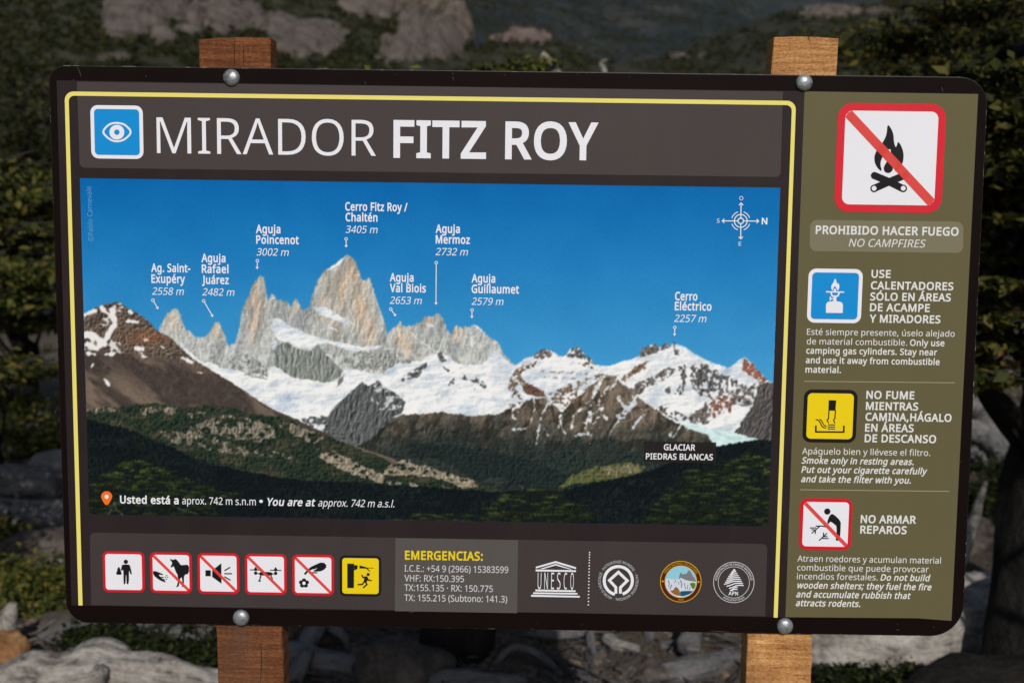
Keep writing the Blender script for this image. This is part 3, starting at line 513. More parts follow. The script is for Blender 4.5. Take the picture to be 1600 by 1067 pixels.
# printed sheet
sheet_q = [(88.6, 126), (400, 131), (800, 137), (1257, 142.8), (1528.6, 147), (1487, 969.7), (1432, 965.5), (1227, 964), (900, 957.5), (500, 952), (300, 948), (111.8, 945.2)]
sheet = flat('printed_sheet', [[sheet_q]], 1.5, M_sheet, sign)
flat('header_band', [[rrect([(120.5, 128.2), (1223, 143.6), (1219.5, 277), (125, 262.5)], 7, 5, [0, 0, 8, 8])]], 2.5, M_band, sheet)
flat('lower_band', [[rrect([(140.7, 831.4), (1199, 849.3), (1195.5, 962), (142.5, 944.6)], 7, 5, [8, 8, 0, 0])]], 2.5, M_low, sheet)
flat('side_panel', [[[(1257, 143.4), (1528, 147.6), (1486.3, 969), (1432, 965), (1227, 963.4)]]], 2.5, M_olive, sheet)
yl = rrect([(101.2, 143.4), (1243.6, 158.2), (1214.8, 964), (123, 945)], 0, 8, [14, 14, 0, 0])
yi = rrect([(107.6, 150), (1237.2, 164.9), (1208.6, 963.9), (129.4, 945.1)], 0, 8, [9, 9, 0, 0])
# open at the bottom: run out along the outer line, back along the inner one
flat('yellow_border', [[[yl[-1]] + yl[:-1] + [yi[-2]] + yi[:-2][::-1] + [yi[-1]]]], 3.5, M_line, sheet)

# title
text('title_lettering', [('MIRADOR', 'l', 245.7, 587.5, 240, 56.5)], 4, M_white, sign)
text('title_lettering', [('FITZ ROY', 'B', 614.8, 934, 245, 55)], 4, M_white, sign)

# pictogram tiles: a white, blue or yellow tile with a coloured frame, a symbol and in some a slash
def tile(cx, cy, size, face, frame, fw=.065, rad_=.17):
    a = slope(cy); h = size / 2
    # square on the sheet itself: measured along the sheet's own axes
    o = np.array(S(cx, cy)); ex = np.array(S(cx + h, cy + h * a)) - o; ex_l = np.linalg.norm(ex)
    ez = np.array([ex[1], -ex[0]])
    def inv(u, v):                                # tile coordinates (-1..1, v down) -> photo pixel
        p = o + ex * u + ez * v; d = RC @ np.array([p[0] - CAM[0], -(p[1] - CAM[2]), -CAM[1]])
        return (800 + F_PX * d[0] / d[2], 533.5 + F_PX * d[1] / d[2])
    def sq(k, r): return [inv(*q) for q in rrect([(-k, -k), (k, -k), (k, k), (-k, k)], r, 7)]
    t = flat('pictogram', [[sq(1, rad_ * 2)]], 4, frame, sign)
    k = 1 - fw * 2
    flat('tile_face', [[sq(k, rad_ * 2 - fw * 1.9)]], 5, face, t)
    return t, inv, k, rad_ * 2 - fw * 1.9
def slash(t, inv, k, r, w=.098):
    c = r * .29; w1 = w
    pts = [(-k, -k + w1), (-k + c, -k + c), (-k + w1, -k)]
    pts += [(k, k - w1), (k - c, k - c), (k - w1, k)]
    flat('slash_bar', [[[inv(*p) for p in pts]]], 7, M_slash, t)
def symbol(t, groups, mat=None): return flat('symbol', groups, 6, mat or M_black, t)

# 1 campfire
t, inv, k, r = tile(1390.2, 247.6, 168.5, M_white, M_redbig, .07, .135); z = Z(1290, 150, 5.47)
flame = smooth(z(525, 242, 555, 275, 578, 330, 580, 390, 592, 440, 606, 432, 614, 388, 640, 420, 662, 480, 664, 530, 655, 580, 625, 630, 585, 652, 605, 610, 600, 560, 575, 520, 556, 490, 552, 450, 520, 470, 480, 525, 462, 585, 482, 652, 440, 620, 414, 565, 414, 510, 440, 455, 490, 395, 520, 330), 2)
drop = smooth(z(530, 545, 560, 590, 572, 615, 568, 645, 532, 665, 498, 648, 492, 612, 510, 580), 2)
logs = [stroke(z(415, 682, 540, 735, 655, 792), 62 / 5.47), stroke(z(412, 792, 540, 735, 668, 682), 62 / 5.47)]
knobs = [[c] for c in (disc(1290 + 415 / 5.47, 150 + 682 / 5.47, 5.7), disc(1290 + 668 / 5.47, 150 + 682 / 5.47, 5.7), disc(1290 + 660 / 5.47, 150 + 792 / 5.47, 6.0), disc(1290 + 412 / 5.47, 150 + 792 / 5.47, 6.0))]
s = symbol(t, [[flame], [drop]] + logs + knobs)
flat('log_end', [[disc(1290 + 660 / 5.47, 150 + 791 / 5.47, 3.8)]], 6.6, M_white, t); flat('log_end', [[disc(1290 + 411 / 5.47, 150 + 791 / 5.47, 3.8)]], 6.6, M_white, t)
slash(t, inv, k, r, .118)
# 2 stove
t, inv, k, r = tile(1304.1, 462.4, 84.6, M_blue, M_white, .07, .14); z = Z(1250, 410, 9.7)
fl = smooth(z(527, 232, 548, 290, 556, 335, 572, 305, 592, 345, 592, 390, 565, 436, 552, 400, 522, 350, 498, 395, 490, 436, 466, 390, 470, 350, 505, 300), 2)
symbol(t, [[fl], [smooth(z(522, 385, 545, 420, 540, 440, 505, 440, 502, 420), 2)], stroke(z(388, 446, 665, 450), 20 / 9.7),
           stroke(smooth(z(466, 458, 478, 500, 495, 515, 550, 515, 575, 500, 590, 460), 2, False), 24 / 9.7), [z(508, 500, 548, 500, 545, 575, 562, 592, 480, 590, 505, 572)],
           stroke(z(455, 520, 455, 578), 20 / 9.7), stroke(z(455, 550, 512, 550), 16 / 9.7), [rrect(z(388, 592, 648, 594, 642, 766, 388, 764), 5, 5, [6, 6, .8, .8])]], M_white)
# 3 cigarette
t, inv, k, r = tile(1296.6, 649.9, 83.6, M_yel, M_black, .07, .15); z = Z(1245, 600, 10.67)
symbol(t, [[z(528, 265, 652, 268, 640, 440, 522, 438)], stroke(z(532, 430, 524, 575, 500, 592, 525, 648), 18 / 10.67), stroke(z(640, 430, 630, 570, 608, 592, 628, 650), 18 / 10.67),
           stroke(z(515, 674, 635, 676), 16 / 10.67), stroke(z(510, 708, 635, 710), 16 / 10.67), stroke(z(510, 740, 632, 744), 16 / 10.67),
           stroke(z(314, 685, 312, 792, 778, 796, 780, 688), 27 / 10.67),
           stroke(smooth(z(310, 588, 350, 592, 390, 640, 410, 695, 445, 722, 485, 728), 2, False), 1.6),
           stroke(smooth(z(370, 580, 405, 600, 430, 650, 455, 688, 492, 700), 2, False), 1.5)])
# 4 no shelters
t, inv, k, r = tile(1289.7, 818.5, 81.6, M_white, M_red, .065, .14); z = Z(1240, 770, 10.67)
symbol(t, [[disc(1240 + 557 / 10.67, 770 + 303 / 10.67, 4.9)], [smooth(z(585, 385, 625, 342, 665, 350, 783, 460, 780, 560, 772, 720, 748, 785, 712, 790, 695, 770, 712, 700, 712, 545, 690, 525, 605, 462, 585, 512, 550, 500), 1)],
           stroke(z(365, 545, 480, 545, 540, 560), 1.8), stroke(z(432, 548, 355, 615, 298, 665), 1.8), stroke(z(268, 575, 372, 575), 1.7), stroke(z(292, 605, 352, 606), 1.7), stroke(z(358, 612, 358, 675), 1.7),
           stroke(z(420, 785, 490, 722, 552, 665), 1.8), stroke(z(495, 652, 493, 715), 1.7), stroke(z(500, 720, 562, 720), 1.7), stroke(z(475, 750, 580, 752), 1.7)])
slash(t, inv, k, r)
# 5 eye
t, inv, k, r = tile(183.2, 206.9, 81.8, M_blue, M_white, .07, .14); z = Z(130, 155, 10.16)
lid = smooth(z(305, 525, 400, 415, 475, 385, 545, 382, 620, 392, 690, 425, 780, 528, 690, 628, 610, 668, 540, 676, 470, 664, 395, 620), 2)
symbol(t, [stroke(lid, 3.0, True), ring(130 + 541 / 10.16, 155 + 530 / 10.16, 7.9, 7.4)], M_white)
# the row of six along the bottom
row = []
for i in range(6):
    row.append(tile(130 + (204 + 236.6 * i) / 3.2, 840 + (169 + 4 * i) / 3.2, 65, M_yel if i == 5 else M_white, M_black if i == 5 else M_red, .062, .13))
z = Z(155, 855, 10.667); t = row[0][0]
symbol(t, [[disc(155 + 450 / 10.667, 855 + 232 / 10.667, 3.4)], [smooth(z(385, 285, 410, 276, 500, 278, 518, 290, 552, 425, 545, 442, 525, 438, 502, 350, 502, 600, 470, 606, 462, 590, 458, 450, 450, 450, 446, 600, 418, 606, 412, 590, 410, 360, 385, 378, 365, 375, 372, 350), 1)],
           [smooth(z(315, 322, 350, 322, 348, 345, 362, 355, 360, 375, 380, 415, 378, 448, 292, 448, 290, 410, 312, 375, 300, 360, 318, 345), 1)]])
t = row[1][0]
symbol(t, [[smooth(z(903, 370, 1075, 438, 1070, 458, 1000, 440, 1010, 470, 1110, 560, 1115, 578, 1085, 570, 1000, 532, 903, 452), 1)], stroke(z(1020, 492, 1080, 494), 1.6), stroke(z(1030, 515, 1108, 535), 1.6)]
       + [[disc(155 + a / 10.667, 855 + b / 10.667, 1.0, 8)] for a, b in ((1130, 460), (1110, 486), (1148, 488), (1128, 518))]
       + [[smooth(z(1180, 178, 1240, 205, 1272, 180, 1310, 210, 1340, 250, 1365, 290, 1430, 282, 1502, 282, 1502, 432, 1420, 448, 1418, 560, 1410, 655, 1375, 655, 1392, 640, 1388, 500, 1365, 490, 1340, 560, 1335, 645, 1280, 655, 1300, 635, 1318, 560, 1315, 450, 1285, 410, 1250, 310, 1235, 305, 1225, 325, 1188, 318, 1215, 280, 1222, 240, 1200, 220), 1)]])
slash(*row[1])
z = Z(305, 855, 10.667); t = row[2][0]
symbol(t, [[z(175, 372, 265, 373, 265, 473, 175, 472)], [z(288, 374, 440, 255, 444, 598, 288, 484)], stroke(z(492, 380, 590, 322), 1.9), stroke(z(488, 430, 620, 431), 1.9), stroke(z(492, 480, 594, 540), 1.9)])
slash(*row[2])
t = row[3][0]
symbol(t, [stroke(z(915, 366, 1115, 370), 1.5), stroke(z(1248, 371, 1440, 377), 1.5), [z(1012, 312, 1046, 362, 1026, 384, 998, 384, 978, 360)], [z(1345, 318, 1378, 366, 1358, 390, 1332, 390, 1312, 364)], [disc(305 + 1012 / 10.667, 855 + 420 / 10.667, 2.7)], [disc(305 + 1345 / 10.667, 855 + 424 / 10.667, 2.7)],
           [smooth(z(1040, 422, 1075, 420, 1090, 398, 1270, 402, 1290, 424, 1325, 428, 1325, 440, 1290, 442, 1270, 464, 1090, 458, 1070, 440, 1040, 436), 1)], stroke(z(1100, 455, 1075, 548), 2.0), stroke(z(1053, 552, 1098, 553), 1.7), stroke(z(1262, 455, 1285, 500, 1290, 552), 2.0)])
slash(*row[3])
z = Z(450, 860, 10.667); t = row[4][0]
import math as _m
fc = (270, 535); pet = [[[(450 + (fc[0] + 50 * _m.sin(a) + 37 * _m.cos(b)) / 10.667, 860 + (fc[1] - 47 * _m.cos(a) + 33 * _m.sin(b)) / 10.667) for b in [q * _m.pi / 8 for q in range(16)]]] for a in [q * 2 * _m.pi / 5 for q in range(5)]]
symbol(t, [[smooth(z(580, 175, 662, 250, 580, 335, 440, 345, 420, 325, 470, 305, 495, 275, 460, 298, 400, 305, 330, 355, 300, 395, 272, 390, 270, 370, 370, 270, 420, 245), 1)], stroke(z(400, 358, 494, 362), 1.8)] + pet + [[disc(450 + fc[0] / 10.667, 860 + fc[1] / 10.667, 4.2)]])
flat('flower_centre', [[disc(450 + fc[0] / 10.667, 860 + fc[1] / 10.667, 2.7)]], 6.7, M_white, t)
slash(*row[4])
t = row[5][0]
symbol(t, [[z(990, 207, 1104, 210, 1102, 617, 990, 615)], [z(1105, 232, 1165, 240, 1160, 300, 1105, 320)], [z(1192, 238, 1320, 272, 1378, 345, 1370, 348, 1305, 292, 1195, 290)], stroke(z(1300, 282, 1428, 284), 1.0),
           [disc(450 + 1338 / 10.667, 860 + 390 / 10.667, 2.5)], stroke(z(1232, 395, 1252, 440, 1310, 430, 1345, 485, 1400, 491), 2.1), [smooth(z(1275, 425, 1325, 420, 1340, 460, 1310, 530, 1260, 525, 1270, 470), 1)],
           stroke(z(1280, 500, 1240, 555, 1162, 558), 2.3), stroke(z(1290, 505, 1318, 555, 1255, 612), 2.3)])

# lettering of the side panel
flat('notice_box', [[rrect([(1265.5, 343.6), (1505, 346.6), (1504.6, 395.6), (1264.5, 392.6)], 11)]], 3.5, M_obox, sheet)
def rule(*p): flat('divider_line', [stroke(list(p), .9)], 3.5, ink('print_rule', rgb(170, 166, 140)), sheet)
rule((1256.5, 595.5), (1491.5, 597.8)); rule((1250, 764.6), (1482.5, 767.2))
text('campfire_lettering', [('PROHIBIDO HACER FUEGO', 'b', 1274, 1497, 365.4, 12.4), ('NO CAMPFIRES', 'i', 1325.7, 1443.7, 385.3, 12)], 4.5, M_soft, sign)
text('stove_lettering', [('USE', 'b', 1361, 1391, 433.6, 11.6), ('CALENTADORES', 'b', 1360, 1489, 451.6, 11.6), ('SÓLO EN ÁREAS', 'b', 1359, 1485, 469, 11.6), ('DE ACAMPE', 'b', 1358.6, 1452, 485.8, 11.6), ('Y MIRADORES', 'b', 1358, 1468.7, 503.4, 11.6)], 4.5, M_soft, sign)
text('stove_notice_lettering', [('Esté siempre presente, úselo alejado', 'r', 1260.3, 1491, 522.9, 9.5), ('de material combustible.', 'r', 1260, 1416.7, 537.8, 9.5), ('Only use', 's', 1421.2, 1475, 540, 9.5),
     ('camping gas cylinders. Stay near', 's', 1259.2, 1463.7, 552.2, 9.5), ('and use it away from combustible', 's', 1258.5, 1467.5, 567.1, 9.5), ('material.', 's', 1258, 1313.6, 581.8, 9.5)], 4.5, M_soft, sign)
text('smoking_lettering', [('NO FUME', 'b', 1353, 1428, 622.3, 11.6), ('MIENTRAS', 'b', 1352.3, 1434, 639.6, 11.6), ('CAMINA,HÁGALO', 'b', 1351.6, 1486, 656.5, 11.6), ('EN ÁREAS', 'b', 1351, 1427, 673.5, 11.6), ('DE DESCANSO', 'b', 1350.4, 1462, 690, 11.6)], 4.5, M_soft, sign)
text('smoking_notice_lettering', [('Apáguelo bien y llévese el filtro.', 'r', 1252.8, 1453, 709, 9.5), ('Smoke only in resting areas.', 'bi', 1252, 1427, 723.4, 9.5), ('Put out your cigarette carefully', 'bi', 1251.6, 1446.8, 737.7, 9.5), ('and take the filter with you.', 'bi', 1251, 1422.4, 752.4, 9.5)], 4.5, M_soft, sign)
text('shelter_lettering', [('NO ARMAR', 'b', 1344.2, 1430.7, 816, 11.6), ('REPAROS', 'b', 1343.5, 1416, 832.4, 11.6)], 4.5, M_soft, sign)
text('shelter_notice_lettering', [('Atraen roedores y acumulan material', 'r', 1245.6, 1469.4, 876.4, 9.4), ('combustible que puede provocar', 'r', 1245.2, 1450.4, 890.4, 9.4), ('incendios forestales.', 'r', 1244.7, 1370.8, 904, 9.4), ('Do not build', 'bi', 1375, 1451, 905.9, 9.4),
     ('wooden shelters; they fuel the fire', 'bi', 1244, 1454, 918, 9.4), ('and accumulate rubbish that', 'bi', 1243.3, 1421, 932, 9.4), ('attracts rodents.', 'bi', 1242.6, 1343.5, 945.7, 9.4)], 4.5, M_soft, sign)
# emergency box
flat('emergency_box', [[[(618, 840), (809.5, 843.2), (808, 957.0), (617, 954)]]], 3.5, M_box, sheet)
text('emergency_lettering', [('EMERGENCIAS:', 'b', 632.8, 754.4, 873, 13)], 4.5, M_yel, sign)
text('telephone_lettering', [('I.C.E.: +54 9 (2966) 15383599', 'r', 632, 794, 892, 10), ('VHF: RX:150.395', 'r', 632, 725, 907.2, 10), ('TX:155.135 · RX: 150.775', 'r', 632, 770, 922, 10), ('TX: 155.215 (Subtono: 141.3)', 'r', 632, 792.4, 937.8, 10)], 4.5, M_grey, sign)
# emblems
z = Z(820, 860, 8.42)
temple = [[z(145, 208, 405, 133, 675, 215, 672, 238, 405, 158, 146, 230)], [z(195, 236, 405, 170, 625, 242, 590, 242, 405, 190, 240, 237)], [z(143, 243, 673, 254, 672, 276, 143, 268)],
          [z(140, 506, 667, 517, 666, 540, 138, 530)], [z(110, 543, 692, 552, 692, 573, 108, 565)], [z(83, 576, 723, 590, 722, 612, 82, 600)]]
em = flat('temple_emblem', temple, 4, M_white, sign)
cols = [(t_, 'l', 820 + a / 8.42, 820 + b / 8.42, 860 + (501 + (a - 168) * .012) / 8.42, 220 / 8.42) for t_, a, b in (('U', 168, 215), ('N', 255, 302), ('E', 345, 382), ('S', 422, 468), ('C', 510, 553), ('O', 598, 642))]
text('lettering', cols, 4, M_white, em)
flat('dotted_divider', [[disc(921.2 - 2.0 * i / 17, 862.5 + 81.5 * (i / 17) ** 1.12, 1.1, 10)] for i in range(18)], 4, M_white, sign)
hx, hy = 820 + 1229 / 8.42, 860 + 390 / 8.42
c0 = [(hx + 22.0 * math.sin(rad(a)), hy - 22.0 * math.cos(rad(a))) for a in range(-166, 167, 8)]
em = flat('heritage_emblem', [stroke(z(1197, 560, 1197, 478, 1112, 386, 1231, 278, 1348, 390, 1257, 480, 1257, 560), 4.3), stroke(c0, 4.6)], 4, M_white, sign)
child('lettering', merge('lettering', [arc_text('PATRIMONIO MUNDIAL', 'l', hx, hy, 27.2, -55, 60, 4.3, 4), arc_text('· PATRIMOINE MONDIAL', 'l', hx, hy, 27.2, 66, 190, 4.3, 4), arc_text('· WORLD HERITAGE ·', 'l', hx, hy, 27.2, 194, 302, 4.3, 4)]), M_grey, em)
# park crest
z = Z(1020, 860, 8.42); qx, qy = 1020 + 367 / 8.42, 860 + 403 / 8.42
crest = flat('park_crest', [[disc(qx, qy, 32.4, 48)]], 4, ink('crest_gold', rgb(196, 160, 30)), sign)
flat('ring_band', [[disc(qx, qy, 31.1, 48)]], 4.6, ink('crest_maroon', rgb(84, 26, 20)), crest)
flat('inner_rim', [[disc(qx, qy, 25.4, 48)]], 5.2, ink('crest_rim', rgb(200, 166, 40)), crest)
flat('crest_sky', [[disc(qx, qy, 24.4, 48)]], 5.8, ink('crest_blue', rgb(142, 200, 220)), crest)
low = [(qx + 24.3 * math.cos(a), qy + 24.3 * math.sin(a)) for a in [x * math.pi / 24 for x in range(0, 25)]]
flat('crest_peaks', [[z(345, 330, 368, 275, 385, 305, 440, 300, 462, 262, 480, 250, 500, 275, 520, 320, 545, 350, 560, 380, 572, 405, 340, 400)]], 6.2, ink('crest_stone', rgb(120, 122, 126), .5, .5), crest)
flat('crest_glacier', [[[low[0]] + [p for p in low[:-1]] + [low[-1]] + z(165, 372, 200, 362, 240, 372, 300, 366, 340, 372, 365, 350, 430, 380, 500, 395)]], 6.6, ink('crest_ice', rgb(205, 212, 224), .5, .3), crest)
flat('crest_crevasse', [stroke(z(*p), w_) for p, w_ in (((200, 380, 215, 430, 205, 470), 1.1), ((245, 440, 225, 500), 1.3), ((300, 375, 285, 420), .9), ((360, 380, 380, 430, 372, 480), 1.2), ((410, 420, 430, 500), 1.0), ((460, 440, 450, 500), .9), ((330, 400, 345, 440), .8), ((490, 470, 480, 510), .8))], 7.0, ink('crest_dark_ice', rgb(84, 92, 122)), crest)
flat('crest_bush', [[smooth(z(478, 425, 520, 412, 560, 420, 560, 460, 530, 510, 510, 480), 2)]], 7.0, ink('crest_green', rgb(80, 128, 46)), crest)
flat('crest_lake', [[z(360, 528, 430, 522, 530, 524, 490, 560, 420, 588, 360, 592)]], 7.2, ink('crest_lake', rgb(16, 84, 120)), crest)
flat('crest_rock', [[smooth(z(222, 515, 270, 515, 290, 470, 320, 475, 350, 520, 368, 590, 300, 580, 250, 550), 1)]], 7.4, ink('crest_brown', rgb(140, 98, 52)), crest)
flat('crest_pin', [[disc(1020 + 130 / 8.42, 860 + 398 / 8.42, 1.3, 12)]], 5.2, (M_pin := ink('crest_pin', rgb(230, 190, 40))), crest)
flat('crest_pin', [[disc(1020 + 600 / 8.42, 860 + 406 / 8.42, 1.3, 12)]], 5.2, M_pin, crest)
child('lettering', merge('lettering', [arc_text('PARQUE NACIONAL LOS GLACIARES', 's', qx, qy, 26.9, -62, 64, 3.0, 5.2), arc_text('1937', 's', qx, qy, 29.5, 190, 170, 2.4, 5.2, True)]), ink('crest_letter', rgb(190, 140, 40)), crest)
# park service emblem
ax, ay = 1020 + 1064 / 8.42, 860 + 413 / 8.42
em = flat('ringed_emblem', [ring(ax, ay, 31.6, .9, 56), ring(ax, ay, 24.4, .8, 56)], 4, M_grey, sign)
L0 = z(1070, 236, 1105, 290, 1140, 340, 1165, 390, 1185, 430, 1195, 460, 1150, 470, 1100, 490, 1110, 520)
tri_l = [(1070, 236), (1030, 280), (985, 345), (955, 405), (928, 455), (975, 460), (1005, 490), (1020, 522)]
waves = []
for i in range(11):                                # slanting bands cut to the arrowhead outline
    f = i / 10
    yl_ = 262 + f * 258; 
    def edge(y, side):
        if side < 0: xs = [(236, 1066), (280, 1030), (345, 985), (405, 955), (455, 926), (470, 990), (522, 1018)]
        else: xs = [(236, 1074), (290, 1105), (340, 1140), (390, 1165), (430, 1185), (462, 1196), (480, 1115), (522, 1110)]
        for (a, xa), (b, xb) in zip(xs, xs[1:]):
            if a <= y <= b: return xa + (xb - xa) * (y - a) / (b - a)
        return xs[-1][1] if y > 522 else xs[0][1]
    yl2, yr2 = min(522, yl_ + 22), min(515, yl_ - 14)
    xl, xr = edge(yl2, -1), edge(max(238, yr2), 1); xm = xl + (xr - xl) * .5
    p = [(xl, yl2), (xl + (xr - xl) * .25, yl2 - 14 * (xr - xl) / 200), (xm, (yl2 + yr2) / 2 - 24 * (xr - xl) / 260), (xm + (xr - xl) * .25, yr2 - 4), (xr, max(240, yr2))]
    waves.append(stroke([(1020 + a / 8.42, 860 + b / 8.42) for a, b in p], [1.5, 1.6, 1.6, 1.6, 1.5]))
waves.append([z(1050, 258, 1070, 236, 1092, 266, 1064, 262)])
flat('arrowhead', waves, 4.3, M_white, em)
text('lettering', [('APN', 's', 1020 + 993 / 8.42, 1020 + 1118 / 8.42, 860 + 580 / 8.42, 5.6)], 4.3, M_white, em)
child('lettering', merge('lettering', [arc_text('ADMINISTRACIÓN DE PARQUES NACIONALES', 's', ax, ay, 26.6, -84, 84, 3.0, 4.3), arc_text('ARGENTINA', 'r', ax, ay, 29.4, 216, 144, 3.2, 4.3, True)]), M_grey, em)

# bolts: zinc dome heads
def m_zinc():
    m = Mat('zinc_bolt', .42, .5); m.b.inputs['Metallic'].default_value = .6; co = m.coord('Object')
    z = m.mix(m.noise(co, 300, 4), rgb(112, 116, 120), rgb(190, 194, 196)); m.color(m.mix(m.ramp(m.noise(co, 90, 5, .75), [(.52, (0, 0, 0)), (.62, (.75, .75, .75))]), z, rgb(92, 80, 68))); m.bump(m.noise(co, 260, 4), .5, .0012); return m.m
zinc = m_zinc()
for (px, py, r_) in ((362, 122, 13.2), (1256, 130, 13.2), (377, 964, 12.8), (1226, 977, 12.8)):
    x, zc = S(px, py); R = S(px + r_, py)[0] - x
    V, F = [], []; prof = [(1.0, .0), (1.0, .0012), (.97, .0026), (.88, .0042), (.72, .0056), (.5, .0066), (.26, .0072), (.1, .0073)]
    n = 28
    for f, h in prof:
        for j in range(n): a = 2 * math.pi * j / n; V.append((x + R * f * math.cos(a), -h - .0003, zc + R * f * math.sin(a)))
    for i in range(len(prof) - 1):
        for j in range(n): F.append((i * n + j, i * n + (j + 1) % n, (i + 1) * n + (j + 1) % n, (i + 1) * n + j))
    V.append((x, -.0079, zc)); c = len(V) - 1; k0 = (len(prof) - 1) * n
    me = bpy.data.meshes.new('bolt'); me.from_pydata(V, [], F + [(k0 + j, k0 + (j + 1) % n, c) for j in range(n)]); me.update()
    for p in me.polygons: p.use_smooth = True
    child('bolt', me, zinc, sign)

# posts: rough sawn planks
def m_wood(name, a, b, c, seed):
    m = Mat(name, .8, .2); co = m.coord('Object', (1, 1, 1))
    cz_ = m.coord('Object', (5, 5, 95)); saw = m.noise(cz_, 1.6, 6, .7, .8)
    cy_ = m.coord('Object', (60, 60, 9)); gr = m.noise(cy_, 1, 4, .6, 1.5)
    blot = m.noise(co, 9 + seed, 4); fine = m.noise(m.coord('Object', (260, 260, 420)), 1, 3, .7)
    col = m.ramp(m.mix(.35, m.mix(.22, saw, gr), fine), [(.36, a), (.5, b), (.64, c)])
    col = m.mix(m.ramp(blot, [(.35, (0, 0, 0)), (.75, (.55, .55, .55))]), col, a)
    grime = m.ramp(m.noise(m.coord('Object', (14, 14, 2.2)), 1.0, 5, .7), [(.46, (0, 0, 0)), (.74, (.42, .42, .42))])
    col = m.mix(grime, col, rgb(92, 82, 74))
    m.color(col); m.bump(m.mix(.15, m.mix(.55, saw, fine), gr), .85, .004); return m.m
def post(pts, tilt, mat, seed, cracks):
    # pts: photo pixels of the front face: top-left, top-right, bottom-left, bottom-right
    (x0, z0), (x1, z1) = S(*pts[0]), S(*pts[1]); (x2, z2), (x3, z3) = S(*pts[2]), S(*pts[3])
    def ex(xa, za, xb, zb, z): return xa + (xb - xa) * (z - za) / (zb - za)
    zb = -.35; y0, y1 = .0048, .0048 + .036
    rn = random.Random(seed); V, F = [], []; nz, ns = 150, 4
    ringn = 0
    for i in range(nz + 1):
        t = i / nz; 
        row = []
        zl = zb + (z0 - zb) * t; zr = zb + (z1 - zb) * t
        xl, xr = ex(x0, z0, x2, z2, zl), ex(x1, z1, x3, z3, zr)
        e = lambda: rn.gauss(0, .00035)
        b = .0016; wv = .0008 * math.sin(t * 31 + seed) + .0005 * math.sin(t * 83)
        top = .003 if i == nz else 0
        P = [(xl + b, y0), (xl + (xr - xl) * .33, y0), (xl + (xr - xl) * .66, y0), (xr - b, y0), (xr, y0 + b), (xr, y1 - b), (xr - b, y1), (xl + b, y1), (xl, y1 - b), (xl, y0 + b)]
        for k, (x, y) in enumerate(P):
            f = (x - xl) / (xr - xl); V.append((x + e() + wv, y + (abs(e()) * .8 if 0 < k < 3 else e()), zl + (zr - zl) * f - (.0014 if i == nz and k in (0, 3, 4, 9) else 0)))
        ringn = len(P)
    for i in range(nz):
        for j in range(ringn): F.append((i * ringn + j, i * ringn + (j + 1) % ringn, (i + 1) * ringn + (j + 1) % ringn, (i + 1) * ringn + j))
    me = bpy.data.meshes.new('post'); me.from_pydata(V, [], F + [tuple(nz * ringn + j for j in range(ringn)), tuple(range(ringn))[::-1]]); me.update()
    o = child('post', me, mat, sign)
    def Sp(px, py): return S(px, py)
    if cracks: 
        Vc, Fc = [], []
        for c in cracks:
            L = stroke(c, [.3] + [1.0] * (len(c) - 2) + [.5])[0]; off = len(Vc)
            for p in L: x, z_ = S(*p); Vc.append((x * 1.0037, .0044, (z_ - CAM[2]) * 1.0037 + CAM[2]))
            m_ = len(L) // 2
            for i in range(m_ - 1): Fc.append((off + i, off + i + 1, off + 2 * m_ - 2 - i, off + 2 * m_ - 1 - i))
        child('crack', mesh_np('crack', Vc, Fc), M_crack, o)
    return o
M_crack = Mat('crack_shadow', .9, .1).color((.012, .006, .004, 1)).m
post([(306.8, 59), (419.5, 56), (336, 980), (439.5, 980)], 0, m_wood('weathered_red_brown_wood', rgb(68, 38, 22), rgb(116, 68, 38), rgb(158, 102, 62), 3), 3,
     [[(366.5, 60), (367, 75), (366.5, 104)], [(379, 57), (380.5, 80), (381, 104)], [(408, 1000), (409, 1030), (407, 1066)]])
post([(1209.3, 55.5), (1311.3, 57.5), (1168.5, 992), (1271, 993)], 0, m_wood('orange_brown_wood', rgb(124, 76, 38), rgb(198, 142, 86), rgb(236, 188, 130), 5), 8,
     [[(1263, 57), (1264, 61), (1266, 66)], [(1251, 1058), (1255, 1059.5), (1258, 1061)]])
